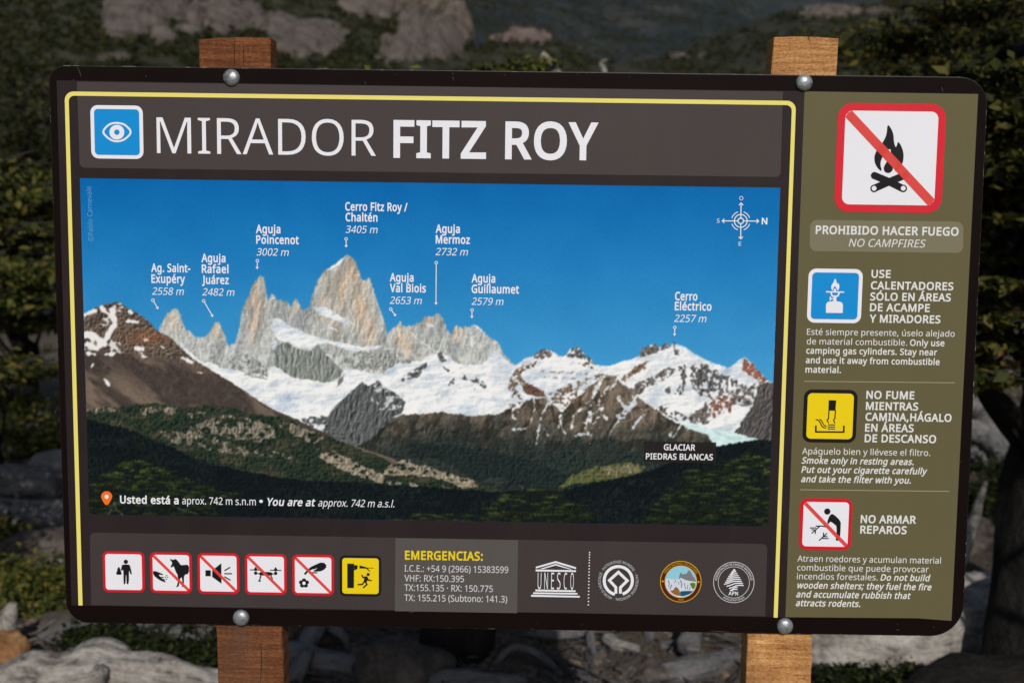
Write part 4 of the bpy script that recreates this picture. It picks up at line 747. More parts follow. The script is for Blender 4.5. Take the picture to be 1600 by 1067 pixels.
# ------------------------------------------------------------------ the landscape photograph printed on the sign
def pip(x, y, P):
    P = np.asarray(P, float); r = np.zeros(x.shape, bool); n = len(P)
    for i in range(n):
        x0, y0 = P[i - 1]; x1, y1 = P[i]
        if y0 == y1: continue
        c = ((y0 > y) != (y1 > y)) & (x < (x1 - x0) * (y - y0) / (y1 - y0) + x0); r ^= c
    return r
def seg(x, y, P):                                 # distance to a polyline
    d = np.full(x.shape, 1e9)
    for (x0, y0), (x1, y1) in zip(P, P[1:]):
        dx, dy = x1 - x0, y1 - y0; t = np.clip(((x - x0) * dx + (y - y0) * dy) / (dx * dx + dy * dy + 1e-9), 0, 1)
        d = np.minimum(d, np.hypot(x - x0 - t * dx, y - y0 - t * dy))
    return d
def landscape(x, y):
    z4, z5, z6, z7, z8 = Z(80, 360, 2.963), Z(460, 360, 4.0), Z(800, 460, 3.557), Z(80, 600, 2.667), Z(600, 640, 2.5)
    C = np.zeros(x.shape + (3,)); ss = lambda a, b, v: np.clip((v - a) / (b - a), 0, 1)
    W = lambda s, a, sd: (fbm(x / s, y / s, sd, 4) - .5) * a
    def put(m, c, a=1.0):
        k = (m * a)[..., None] if not np.isscalar(m) else m
        C[...] = C * (1 - k) + np.asarray(c, float) * k
    def win(P, pad):                               # the block of the grid that can hold a traced shape
        P = np.asarray(P, float); k = (x > P[:, 0].min() - pad) & (x < P[:, 0].max() + pad) & (y > P[:, 1].min() - pad) & (y < P[:, 1].max() + pad)
        r, c = np.where(k.any(1))[0], np.where(k.any(0))[0]
        return (slice(r[0], r[-1] + 1), slice(c[0], c[-1] + 1)) if len(r) and len(c) else None
    def poly(P, amp=2.5, s=6, sd=1):
        o = np.zeros(x.shape); w = win(P, amp + 2)
        if w is None: return o
        a, b = x[w], y[w]
        o[w] = pip(a + (fbm(a / s, b / s, sd, 4) - .5) * amp * 2, b + (fbm(a / s, b / s, sd + 50, 4) - .5) * amp * 2, P); return o
    def rock(base, sc=9, con=.5, sd=3, sx=1.0, sy=1.0, ang=0):     # crags: a rough height field lit from the upper left, in the printed picture
        ca, sa = math.cos(ang), math.sin(ang)
        def H(a, b):
            wx = (fbm(a / sc / 2, b / sc / 2, sd + 70, 3) - .5) * sc * 1.4
            u = ((a + wx) * ca + b * sa) / sc / sx; v = (-(a + wx) * sa + b * ca) / sc / sy
            return ridge(u, v, sd, 4) + .30 * fbm(u * 3.1, v * 3.1, sd + 9, 3)
        h = H(x, y); g_ = (h - H(x - 1.7, y - 1.1)) * 2.6
        k = 1 + con * (np.clip(g_, -1.1, .9) * .8 + (h - .85) * .7)
        c = np.asarray(base, float) * k[..., None]; cool = np.clip(1 - k, 0, 1)[..., None]
        return np.clip(c + cool * np.array([-4, 2, 12]), 0, 255)
    # sky
    t = ss(285, 590, y)[..., None]; C[...] = np.array([4, 99, 168]) * (1 - t) + np.array([66, 152, 206]) * t
    C[...] += ((fbm(x / 60, y / 60, 5, 3) - .5) * 8)[..., None]
    # granite towers
    sk = z4(480, 640, 500, 480, 505, 440, 525, 405, 540, 380, 555, 375, 570, 360, 585, 365, 600, 390, 610, 430, 625, 462, 645, 462, 655, 485, 670, 492, 700, 495, 715, 490, 735, 470, 752, 435, 765, 422, 780, 430, 795, 465, 805, 485, 815, 520, 825, 540, 835, 525, 850, 525, 862, 490, 870, 460, 878, 400, 885, 365, 905, 320, 918, 300, 930, 260, 945, 235, 968, 208, 985, 220, 992, 255, 1000, 310, 1003, 330, 1020, 292, 1035, 300, 1045, 325, 1060, 318, 1075, 330, 1088, 322, 1100, 340, 1112, 360, 1120, 335, 1135, 315, 1148, 340, 1160, 362, 1170, 370, 1195, 355, 1205, 320, 1215, 280, 1235, 230, 1265, 185, 1290, 175, 1330, 145, 1368, 112, 1390, 120, 1410, 145, 1425, 190, 1440, 228, 1455, 235, 1465, 218, 1475, 222, 1490, 270, 1510, 330, 1535, 400, 1560, 480)
    sk += z5(590, 640, 615, 610, 640, 600, 650, 575, 660, 565, 668, 580, 675, 600, 690, 592, 700, 605, 715, 592, 740, 600, 765, 575, 775, 585, 800, 560, 810, 540, 840, 535, 865, 540, 880, 522, 900, 516, 915, 525, 930, 555, 942, 580, 950, 615, 965, 635, 985, 650, 1000, 605, 1015, 592, 1025, 605, 1040, 600, 1050, 612, 1065, 598, 1085, 605, 1120, 590, 1135, 592, 1160, 610, 1190, 640, 1230, 675, 1260, 690, 1285, 715, 1300, 765, 1330, 795, 1370, 830, 1385, 845, 1400, 1100, 0, 1100)
    m = poly(sk, 1.2, 4, 11)
    g = rock((178, 180, 176), 15, .30, 21, .5, 2.2, .12); g2 = rock((180, 183, 179), 6.0, .42, 22, .6, 1.9, -.1); g = g * .5 + g2 * .5
    pk = np.zeros(x.shape)
    for (cx, cy, rx, ry, ang) in ((400, 470, 13, 38, .1), (395, 510, 9, 30, .1), (541, 430, 34, 30, 0), (565, 490, 16, 50, -.25), (583, 530, 9, 40, -.2), (530, 470, 10, 60, .1), (512, 460, 8, 34, .3), (463, 478, 7, 12, 0), (340, 515, 8, 14, 0), (628, 525, 10, 20, 0), (668, 503, 9, 10, 0), (640, 545, 14, 20, 0), (715, 520, 8, 12, 0), (271, 500, 6, 16, 0)):
        u = (x - cx) * math.cos(ang) + (y - cy) * math.sin(ang); v = -(x - cx) * math.sin(ang) + (y - cy) * math.cos(ang)
        pk = np.maximum(pk, np.exp(-((u / rx) ** 2 + (v / ry) ** 2) * .9))
    pk *= (.35 + .65 * ss(.3, .6, fbm(x / 7, y / 30, 31, 4))) * .95
    g = g * (1 - pk[..., None]) + np.clip(g * np.array([1.15, 1.0, .88]), 0, 255) * pk[..., None]
    lowsnow = ss(480, 585, y) * (fbm(x / 6, y / 5, 41, 4) + .35 * (fbm(x / 26, y / 18, 42, 3) - .5) > .55)
    lowsnow = np.where((x > 480) & (x < 605) & (y < 540), 0, lowsnow) * .8
    sha = ss(.52, .62, fbm(x / 11 + y / 34, y / 50, 44, 4)) * .17                # shaded faces
    g = g * (1 - sha[..., None] * np.array([1, .92, .85]))
    put(m, g); put(m * lowsnow, (222, 224, 224), .7)
    def HS(a, b): return fbm(a / 34 + b / 60, b / 15 - a / 70, 51, 5) + .05 * ridge(a / 9, b / 5, 52, 3)
    sg_ = np.clip((HS(x, y) - HS(x - 2.2, y - 1.2)) * 5.5, -.8, .5)[..., None]
    bs = np.clip((fbm(x / 55 + y / 80, y / 32 - x / 120, 57, 4) - .47) * 3.2, 0, 1)[..., None]
    snowc = np.clip(np.array([227, 229, 230]) + sg_ * np.array([66, 54, 40]) - bs * np.array([30, 22, 12]), 0, 238)
    # snowfield below the towers
    sn = z4(600, 515, 640, 560, 690, 600, 740, 612, 800, 640, 850, 640, 930, 672, 1010, 650, 1030, 625, 1080, 655, 1120, 680, 1200, 690, 1260, 705, 1335, 690, 1345, 720, 1330, 650, 1400, 640, 1450, 655, 1520, 668, 1560, 640, 1620, 610) + z5(640, 830, 700, 830, 800, 810, 850, 770, 900, 765, 960, 785, 1010, 825, 1100, 842, 1180, 840, 1210, 800, 1245, 750, 1300, 790, 1385, 845, 1420, 1100, 1300, 1300, 500, 1300, -300, 1300, -700, 1000)
    put(poly(sn, 2.5, 7, 61), snowc)
    for P in (z4(1030, 405, 1060, 410, 1100, 440, 1150, 460, 1190, 480, 1250, 500, 1300, 510, 1380, 525, 1440, 540, 1535, 530, 1510, 550, 1400, 560, 1330, 540, 1280, 520, 1240, 525, 1200, 550, 1150, 545, 1100, 520, 1060, 510, 1035, 490, 1020, 450),
              z4(1215, 355, 1260, 350, 1300, 370, 1350, 405, 1385, 440, 1340, 425, 1290, 405, 1260, 395, 1225, 375), z4(1015, 520, 1040, 510, 1050, 530, 1030, 550), z4(1275, 440, 1320, 455, 1335, 468, 1290, 455), z5(820, 585, 860, 580, 868, 600, 835, 604),
              z5(1120, 590, 1140, 595, 1190, 640, 1170, 632), z4(1330, 145, 1368, 112, 1345, 150, 1290, 185, 1275, 185)):
        put(poly(P, 1.8, 4, 63), snowc)
    put((seg(x, y, z4(1240, 535, 1290, 595, 1340, 645, 1400, 665, 1450, 690)) + W(5, 3, 65) < 2.6).astype(float), snowc)
    put((seg(x, y, z5(380, 590, 330, 560, 200, 500)) + W(5, 3, 66) < 1.2).astype(float), snowc, .7)
    put((seg(x, y, z5(1100, 620, 1112, 690, 1108, 720)) + W(4, 3, 67) < 1.3).astype(float), snowc, .8)
    put((seg(x, y, z5(740, 650, 800, 700, 890, 760)) + W(4, 3, 68) < 1.2).astype(float), snowc, .7)
    isl = poly(z4(820, 600, 900, 560, 1010, 640, 1000, 690, 930, 680, 850, 650), 3, 5, 191) + poly(z4(1350, 600, 1420, 560, 1560, 560, 1600, 620, 1540, 660, 1450, 650, 1390, 640), 3, 5, 192) + poly(z5(560, 740, 640, 760, 760, 800, 720, 830, 620, 830, 540, 800), 3, 5, 193)
    put(np.clip(isl, 0, 1) * (fbm(x / 5, y / 5, 194, 4) > .47), rock((140, 143, 140), 6, .5, 195, .6, 1.6))
    dk = rock((128, 133, 128), 9, .5, 71, .5, 2.6)
    put(poly(z4(1040, 540, 1080, 512, 1130, 545, 1200, 560, 1240, 530, 1290, 590, 1350, 650, 1340, 680, 1270, 705, 1200, 690, 1120, 680, 1075, 650, 1030, 620), 2, 5, 72), dk)
    put(poly(z4(1330, 690, 1345, 680, 1358, 660, 1350, 700, 1325, 725), 1, 4, 73), (110, 114, 114))
    dk2 = rock((92, 94, 95), 6, .6, 74)
    for P in (z5(660, 940, 700, 895, 760, 860, 830, 825, 845, 840, 800, 870, 780, 910, 730, 930), z5(890, 770, 910, 755, 930, 780, 945, 815, 915, 825), z5(955, 960, 1000, 920, 1010, 950, 975, 970), z5(1040, 930, 1080, 895, 1140, 920, 1200, 965, 1190, 990, 1150, 960, 1090, 940), z5(920, 840, 970, 875, 960, 885), z5(1110, 985, 1130, 985, 1120, 998)):
        put(poly(P, 3, 5, 75) * (fbm(x / 5, y / 4, 76, 3) > .4), dk2)
    # snowy mountains on the right
    rsk = z6(-40, 470, 0, 425, 20, 395, 80, 350, 120, 340, 155, 320, 180, 303, 215, 312, 245, 328, 270, 345, 295, 340, 325, 300, 345, 305, 360, 285, 380, 310, 410, 340, 440, 365, 455, 385, 490, 395, 540, 398, 600, 375, 660, 360, 710, 340, 725, 300, 760, 285, 790, 278, 820, 295, 850, 275, 870, 285, 895, 270, 915, 278, 960, 290, 1000, 320, 1060, 355, 1120, 380, 1200, 408, 1240, 385, 1270, 355, 1295, 347, 1320, 370, 1350, 405, 1390, 445, 1415, 475, 1450, 490, 1500, 500, 1500, 900, -40, 900)
    put(poly(rsk, 1, 4, 81), snowc)
    rr = rock((104, 98, 94), 6, .6, 82); rb = rock((118, 100, 84), 7, .55, 83); rg = rock((92, 90, 90), 5, .65, 84)
    sp = fbm(x / 4, y / 5, 85, 4)
    for P, c, th in ((z6(100, 345, 180, 300, 245, 325, 290, 352, 230, 348, 150, 360), rr, .46), (z6(295, 340, 325, 298, 345, 302, 360, 283, 410, 338, 455, 385, 420, 376, 380, 350, 330, 346), rg, .42), (z6(705, 352, 722, 300, 760, 283, 800, 276, 825, 305, 790, 325, 750, 342), rr, .3), (z6(828, 305, 850, 272, 882, 283, 870, 308, 845, 312), rr, .3), (z6(890, 268, 915, 276, 930, 340, 905, 335), rg, .4),
                  (z6(605, 470, 700, 390, 760, 368, 722, 420, 660, 452, 622, 488), rb, .42), (z6(655, 520, 720, 480, 800, 440, 870, 405, 905, 415, 890, 445, 830, 482, 760, 505, 712, 552, 670, 548), rr, .42), (z6(900, 550, 925, 510, 938, 470, 925, 400, 962, 383, 968, 430, 962, 500, 940, 555), rg, .4), (z6(850, 520, 880, 510, 885, 545, 860, 545), rg, .3),
                  (z6(985, 475, 1000, 395, 1050, 378, 1120, 418, 1200, 448, 1260, 490, 1230, 520, 1150, 530, 1080, 555, 1040, 560, 1005, 520), rg, .45), (z6(1080, 560, 1250, 500, 1380, 500, 1450, 495, 1450, 640, 1300, 620, 1200, 640, 1120, 590), rr, .52),
                  (z6(1100, 600, 1180, 560, 1240, 580, 1215, 650, 1130, 695, 1095, 660), rock((128, 92, 80), 6, .5, 86), .4), (z6(975, 690, 1030, 640, 1085, 600, 1090, 660, 1110, 690, 1060, 728, 1000, 710), rr, .34), (z6(800, 640, 830, 620, 930, 650, 990, 690, 960, 700, 880, 690), rg, .5),
                  (z6(1275, 420, 1295, 347, 1350, 405, 1420, 478, 1380, 495, 1330, 452, 1300, 440), rock((146, 96, 78), 6, .5, 87), .38)):
        put(poly(P, 4, 6, 88) * (sp + .5 * (ridge((x - y * .6) / 12, y / 20, 189, 3) - .6) > th - .035), c)
    for k in range(26):                            # thin rock bands showing through the snow
        px = 830 + (k * 53 % 120) + 10; py = 555 + (k * 37 % 75)
        put((seg(x, y, [(px, py), (px + 5 + k % 5, py - 2 + k % 3)]) + W(4, 3, 300 + k) < .9).astype(float) * (y > 545), (118, 106, 98), .75)
    put(poly(z6(1370, 512, 1400, 490, 1500, 485, 1500, 830, 1380, 808, 1235, 770, 1285, 700, 1340, 600), 3, 6, 89), rock((84, 80, 78), 8, .6, 90, .6, 1.8, .4))
    put(poly(z6(1085, 740, 1120, 690, 1195, 640, 1240, 720, 1235, 765, 1200, 758), 2, 5, 92), snowc)
    put(poly(z6(920, 718, 1010, 718, 1100, 745, 1200, 755, 1300, 785, 1372, 806, 1250, 832, 1140, 860, 1000, 830), 1.5, 5, 93), np.clip(np.array([196, 220, 220]) + ((ridge(x / 9 - y / 8, y / 6, 94, 4) - .55) * 60)[..., None], 0, 255))
    # brown massif with snow gullies
    P = z6(-40, 640, 0, 632, 60, 600, 110, 582, 190, 575, 240, 620, 272, 655, 330, 595, 380, 560, 440, 500, 500, 465, 540, 450, 578, 456, 610, 490, 680, 550, 740, 600, 800, 640, 870, 690, 930, 720, 1000, 750, 1090, 780, 1130, 850, 1110, 1000, 0, 1000, -400, 1000)
    for Pq, th in ((z6(-30, 520, 0, 440, 50, 400, 140, 372, 135, 392, 62, 432, 52, 462, 110, 508, 180, 540, 196, 572, 120, 562, 66, 545, 40, 480, 8, 545), .40), (z6(-30, 640, 0, 560, 30, 520, 60, 590, 20, 640), .52), (z6(200, 560, 300, 505, 480, 440, 560, 440, 480, 500, 400, 530, 330, 590, 280, 640, 230, 600), .56), (z6(370, 385, 420, 375, 480, 425, 440, 415), .42)):
        put(poly(Pq, 3, 5, 111) * (fbm(x / 4, y / 3.4, 112, 4) > th), rock((112, 96, 80), 6, .6, 113))
    bpoly = [(545, 697), (590, 660), (630, 648), (690, 644), (745, 650), (775, 647), (800, 640), (815, 636)]
    m = np.maximum(poly(P, 2.5, 6, 101), poly(bpoly + [(860, 640), (1100, 700), (1010, 745), (800, 765), (640, 740)], 2.5, 6, 102))
    b1 = rock((116, 103, 88), 10, .55, 103, .8, 1.6, -.5); b2 = rock((66, 66, 60), 9, .6, 104, .7, 1.6, .4); t = ss(625, 700, y + (fbm(x / 25, y / 25, 105, 3) - .5) * 80 + (x < 800) * 8)[..., None]; lowf = ss(672, 716, y + (fbm(x / 18, y / 14, 115, 4) - .5) * 60)[..., None]; dkc = (ridge((x + y * .4) / 22, y / 26, 116, 5) > .66)[..., None] * .32
    bm_ = (b1 * (1 - t) + b2 * t) * (1 - dkc); put(m, bm_ * (1 - lowf) + rock((38, 48, 44), 6, .6, 117) * lowf)
    wq = (fbm(x / 9, y / 9, 118, 3) - .5) * 9
    gul = ridge((x + wq - (y - 600) * np.where(x < 925, -.25, -.55)) / 17, y / 70 + x / 300, 106, 3) + .25 * (fbm(x / 5, y / 5, 119, 3) - .5)
    put(m * (gul > .80 + ss(635, 700, y) * .16) * (y < 694) * (y > 580) * (x > 800) * (x < 1090), snowc, .92)
    put(m * (gul > .70) * (y < 660) * (y > 580) * (x > 905) * (x < 1010) * (fbm(x / 6, y / 4, 120, 3) > .5), snowc, .92)
    for Pl, w in ((z6(490, 480, 470, 540, 430, 590, 340, 680, 330, 740), 1.3), (z6(505, 630, 440, 670, 410, 700), 1.6), (z6(290, 640, 265, 680, 275, 740, 300, 780), 1.0), (z6(590, 570, 610, 610, 650, 640), 2.6), (z6(730, 670, 690, 710, 675, 740), 1.8), (z6(350, 780, 420, 775), 2.2), (z6(880, 770, 880, 785), 1.2), (z6(0, 750, 80, 745), 1.5), (z6(545, 500, 500, 560, 480, 610), 1.2)):
        put((seg(x, y, Pl) + W(5, 5, 107) < w * 1.1) * (fbm(x / 3, y / 3, 108, 3) > .42), snowc, .92)
    put(poly(z6(60, 505, 110, 500, 160, 530, 190, 570, 130, 562, 75, 548), 2, 5, 108), rock((104, 76, 66), 6, .5, 109))
    put(poly(z6(245, 550, 300, 515, 340, 510, 330, 540, 270, 565), 3, 5, 110) * (sp > .4), rb)
    # dark horn in the middle
    P = [(505, 672), (515, 645), (535, 624), (553, 608), (566, 597), (576, 603), (592, 594), (601, 605), (618, 614), (634, 628), (628, 646), (612, 652), (585, 682), (552, 700), (528, 692)]
    put(poly(P, 1.5, 5, 121), rock((88, 90, 90), 8, .6, 122, .6, 2, .2))
    put(poly(P, 1.5, 5, 121) * (fbm(x / 5, y / 5, 123, 3) > .64) * (x > 580) * (y < 640), snowc, .8)
    put(poly([(470, 655), (500, 648), (525, 655), (545, 690), (520, 690), (490, 672)], 3, 5, 124) * (fbm(x / 6, y / 5, 125, 3) > .48), dk2)
    # left brown mountain
    P = z4(100, 405, 150, 385, 180, 370, 215, 355, 240, 345, 270, 340, 310, 330, 335, 345, 360, 365, 390, 375, 410, 390, 440, 410, 465, 435, 480, 455, 500, 465, 520, 480, 545, 490, 570, 510, 595, 540, 620, 560, 650, 590, 700, 620, 760, 660, 830, 700, 900, 745, 960, 785, 1030, 830, 1080, 850, 1150, 880, 1210, 910, 1280, 940, 1340, 980, 1420, 1000, 1600, 1060, 1600, 1200, 100, 1200)
    up = rock((96, 82, 72), 5, .8, 131); red = rock((128, 88, 64), 5, .7, 132); scr = rock((112, 98, 86), 12, .30, 133, 3.2, .6, .62); dks = rock((70, 61, 56), 10, .42, 134, 2.6, .7, .66)
    t = ss(538, 556, y + (fbm(x / 20, y / 20, 135, 3) - .5) * 26 - (x - 130) * .13)[..., None]
    a = up * (1 - (pr := (np.exp(-(((x - 232) / 32) ** 2 + ((y - 527) / 10) ** 2))[..., None]))) + red * pr
    q = ss(.42, .62, fbm((x * .8 + y * .55) / 70, (y * .8 - x * .55) / 18, 136, 4))[..., None]
    q = np.clip(q + np.exp(-((y - 575 - (x - 200) * .42) / 20) ** 2)[..., None] * .75, 0, 1)
    bb = scr * (1 - q) + dks * q
    put(poly(P, 1.4, 5, 137), a * (1 - t) + bb * t)
    ins = poly(P, 1.4, 5, 137)
    def blob(Pl, w, sd=140): put(ins * (seg(x, y, Pl) + W(6, 6, sd) < w), (226, 224, 222))
    net = ridge(x / 26, y / 20, 158, 4) + .35 * (fbm(x / 5, y / 5, 159, 3) - .5)
    put(ins * (net > .80) * (y < 548 + (x - 130) * .12) * (x < 232), (224, 222, 220), .9)
    blob(z4(285, 370, 295, 430, 255, 500, 215, 540), 4.5); blob(z4(160, 480, 200, 490, 240, 520), 6, 141); blob(z4(170, 525, 215, 545), 4, 142); blob(z4(160, 385, 205, 372), 3.5, 143); blob(z4(235, 358, 270, 392), 3, 144); blob(z4(355, 420, 400, 425), 3, 145); blob(z4(395, 545, 425, 548), 2.6, 146); blob(z4(258, 570, 285, 572), 2.6, 147); blob(z4(170, 568, 200, 572), 2.6, 148)
    blob(z4(612, 590, 650, 610), 2.4, 149); blob(z4(248, 690, 270, 715), 2.6, 150); blob(z4(430, 582, 440, 586), 1.5, 151); blob(z4(535, 570, 550, 572), 1.5, 152); blob(z4(680, 655, 700, 660), 1.2, 153); blob(z4(505, 535, 520, 540), 1.6, 154); blob(z4(360, 375, 378, 382), 1.8, 155); blob(z4(195, 620, 185, 640), 1.4, 156)
    # wooded slopes and rock bands
    P = z4(100, 850, 160, 840, 230, 815, 330, 820, 400, 800, 480, 800, 560, 815, 640, 820, 720, 805, 800, 815, 870, 830, 920, 850, 1050, 860, 1100, 870, 1180, 910, 1280, 950, 1400, 1000, 1500, 1040) + [(620, 726), (700, 738), (800, 762), (880, 752), (1000, 735), (1130, 720), (1230, 700), (1230, 860), (100, 860)]
    m = poly(P, 2.5, 6, 161)
    fo = rock((36, 47, 35), 4, .8, 162); fo2 = rock((58, 60, 46), 5, .6, 198); fk = ss(.5, .66, fbm(x / 22, y / 10, 199, 4))[..., None]; fo = fo * (1 - fk) + fo2 * fk; rk = rock((116, 109, 95), 4.5, .75, 163, .6, 1.7)
    put(m, fo)
    for P, th in ((z4(640, 910, 700, 890, 760, 860, 830, 860, 900, 870, 970, 880, 1030, 910, 1040, 960, 960, 975, 870, 965, 780, 950, 700, 940), .42), (z4(400, 810, 560, 815, 640, 830, 760, 850, 700, 870, 560, 860, 420, 850), .53), (z4(1040, 870, 1150, 900, 1260, 950, 1220, 985, 1100, 950), .5), (z4(560, 940, 660, 960, 860, 990, 1000, 1030, 940, 1060, 700, 1010), .5), (z7(440, 190, 600, 200, 760, 250, 880, 270, 1000, 290, 1010, 320, 850, 290, 640, 260, 500, 240), .5), (z4(120, 790, 250, 810, 330, 830, 200, 850), .45)):
        put(m * poly(P, 5, 9, 164) * (fbm(x / 8, y / 8, 165, 4) > th), rk)
    put(poly([(300, 700), (600, 735), (760, 765), (700, 775), (500, 750), (330, 720)], 5, 9, 166) * (fbm(x / 9, y / 7, 167, 4) > .42), fo)
    for P in ([(598, 742), (606, 728), (624, 719), (650, 714), (680, 717), (708, 728), (732, 743), (749, 760), (724, 763), (700, 752), (672, 744), (640, 742)], [(496, 712), (520, 704), (560, 723), (600, 742), (604, 752), (570, 748), (530, 733)], [(556, 735), (600, 750), (650, 755), (660, 762), (600, 760)], [(756, 752), (764, 745), (785, 745), (796, 754), (775, 758)], [(690, 758), (712, 764), (700, 768)]):
        put(poly(P, 3, 6, 168) * (fbm(x / 7, y / 6, 169, 3) > .36), rock((146, 134, 116), 6, .5, 170))
    dkg = rock((29, 39, 37), 6, .6, 171)
    put(poly([(640, 690), (760, 700), (900, 742), (1005, 730), (860, 770), (780, 764), (640, 722)], 5, 9, 172), dkg, .85)
    put(poly([(905, 735), (940, 727), (985, 722), (1010, 728), (1000, 738), (960, 748), (900, 756), (870, 764), (890, 745)], 3, 6, 173), rock((84, 88, 54), 6, .5, 174))
    put(poly([(940, 732), (975, 726), (1006, 727), (996, 738), (955, 745)], 3, 5, 178) * (sp > .42), rock((120, 112, 84), 6, .5, 179))
    # dark wood in front
    cr = np.clip(ridge(x / 5 + (y - 680) * .002, y / 6.5, 197, 3) - .52, 0, 1)[..., None] * np.clip((fbm(x / 40, y / 16, 196, 3) - .38) * 4, 0, 1)[..., None]; dw = rock((14, 21, 23), 6, .6, 181) + cr * np.array([34, 44, 26])
    P = z7(100, 130, 150, 145, 250, 170, 330, 190, 420, 230, 500, 260, 600, 310, 700, 340, 800, 360, 900, 380, 1050, 400, 1300, 410, 1600, 430) + z8(300, 310, 420, 320, 560, 315, 680, 318, 800, 290, 950, 262, 1050, 232, 1150, 192, 1200, 152, 1320, 140, 1460, 115, 1540, 125, 1540, 480) + [(100, 850)]
    put(poly(P, 2.5, 5, 182), dw)
    for P, d in ((z7(170, 420, 200, 390, 290, 330, 370, 318, 470, 345, 550, 390, 650, 430, 825, 458, 700, 480, 690, 545, 150, 545), .5), (z8(370, 420, 430, 370, 480, 330, 600, 308, 700, 335, 760, 370, 835, 400, 820, 440, 380, 440), .55), (z8(1020, 440, 1060, 380, 1120, 300, 1130, 250, 1200, 240, 1290, 220, 1380, 190, 1420, 165, 1480, 180, 1520, 210, 1520, 460, 1020, 460), .52), (z8(30, 430, 100, 400, 300, 405, 400, 430, 300, 445, 30, 445), .6)):
        m = poly(P, 6, 9, 183); put(m * .75, rock((19, 27, 24), 4, .8, 186))
        rn = random.Random(int(P[0][0] * 7)); bx = [p[0] for p in P]; by = [p[1] for p in P]; sp_ = []
        while len(sp_) < int((max(bx) - min(bx)) * (max(by) - min(by)) / 100):
            q = (rn.uniform(min(bx), max(bx)), rn.uniform(min(by), max(by)))
            if pip(np.array([q[0]]), np.array([q[1]]), P)[0]: sp_.append(q)
        for cx, cy in sorted(sp_, key=lambda q: q[1]):   # flat sprays of twigs, lit along their upper side
            w_, h_ = rn.uniform(6, 17), rn.uniform(1.6, 3.4); br = rn.uniform(.25, 1.0) * (1.15 - .5 * (cy - min(by)) / (max(by) - min(by)))
            k = win([(cx - w_, cy - h_ - 3), (cx + w_, cy + h_ + 4)], 2)
            if k is None: continue
            X, Y = x[k], y[k]; e = ((X - cx) / w_) ** 2 + ((Y - cy - (X - cx) ** 2 / w_ * .12) / h_) ** 2
            lf = fbm(X / 1.5, Y / 1.3, 185, 3); mk = ((e + (lf - .5) * 2.6 < .85) * (lf > .36))[..., None]
            top = np.clip((cy - Y) / h_ * .5 + .55, .12, 1.1)[..., None]
            C[k] = np.where(mk, np.clip(np.array([96, 106, 46]) * br * top * (.45 + 1.0 * lf[..., None]) + np.array([7, 11, 8]), 0, 235), C[k])
    for Pl in (z7(240, 545, 265, 490, 270, 520, 300, 545), z7(500, 500, 550, 525, 600, 535), z8(525, 290, 542, 305)):
        put((seg(x, y, Pl) + W(4, 2, 190) < .7).astype(float), (120, 118, 108), .6)
    for ax in (0, 1): C[...] = .25 * np.roll(C, 1, ax) + .5 * C + .25 * np.roll(C, -1, ax)
    C[...] += ((_h((x * 3).astype(int), (y * 3).astype(int), 7) - .5) * 7)[..., None]
    return np.clip(C, 0, 255)

nx, ny = 880, 424
u, v = np.meshgrid(np.linspace(0, 1, nx), np.linspace(0, 1, ny))
TL, TR, BR, BL = (np.array(p, float) for p in ((125.2, 278.6), (1219, 293.4), (1200.3, 822.4), (139.5, 803.4)))
# bilinear on the sheet itself, then back to photo pixels for the tracing
q = [np.array(S(*p)) for p in (TL, TR, BR, BL)]
Pw = ((1 - u) * (1 - v))[..., None] * q[0] + (u * (1 - v))[..., None] * q[1] + (u * v)[..., None] * q[2] + ((1 - u) * v)[..., None] * q[3]
D = np.stack([Pw[..., 0] - CAM[0], -(Pw[..., 1] - CAM[2]), np.full(u.shape, -CAM[1])], -1) @ RC.T
gx, gy = 800 + F_PX * D[..., 0] / D[..., 2], 533.5 + F_PX * D[..., 1] / D[..., 2]
c8 = landscape(gx, gy) / 255
cl = np.where(c8 <= .04045, c8 / 12.92, ((c8 + .055) / 1.055) ** 2.4)
V = np.stack([Pw[..., 0], np.full(u.shape, -LAY * 3), Pw[..., 1]], -1).reshape(-1, 3)
idx = np.arange(nx * ny).reshape(ny, nx)
F = np.stack([idx[1:, :-1], idx[1:, 1:], idx[:-1, 1:], idx[:-1, :-1]], -1).reshape(-1, 4)
me = mesh_np('landscape_photograph', V, F)
at_ = me.color_attributes.new('print', 'FLOAT_COLOR', 'POINT')
at_.data.foreach_set('color', np.concatenate([np.clip(cl * K, 0, .9).reshape(-1, 3), np.ones((nx * ny, 1))], 1).astype(np.float32).ravel())
m = Mat('printed_photograph', .7, .06); a = m.n.new('ShaderNodeVertexColor'); a.layer_name = 'print'; m.color(a.outputs[0])
m.bump(m.noise(m.coord('Object'), 420, 3, .7), .1, .0004)
photo = child('landscape_photograph', me, m.m, sign)

# names of the peaks
def peak(lines, pts):
    o = text('peak_lettering', lines, 4, M_white, sign)
    (x0, y0), (x1, y1) = pts; L = math.hypot(x1 - x0, y1 - y0); ux, uy = (x1 - x0) / L, (y1 - y0) / L
    flat('pointer', [ring(x0, y0, 2.1, 1.1, 16), stroke([(x0 + ux * 2.6, y0 + uy * 2.6), (x1, y1)], 1.3), [[(x1 + ux * 1.4, y1 + uy * 1.4), (x1 - uy * 2.6 - ux * 2.2, y1 + ux * 2.6 - uy * 2.2), (x1 + uy * 2.6 - ux * 2.2, y1 - ux * 2.6 - uy * 2.2)]]], 4, M_white, o)
cp, nm = 12.4, 11.2
peak([('Ag. Saint-', 'cb', 236.6, 297.7, 424.6, cp), ('Exupéry', 'cb', 237, 289.6, 441.6, cp), ('2558 m', 'i', 238, 286.5, 460.4, nm)], [(239.4, 469), (247, 482)])
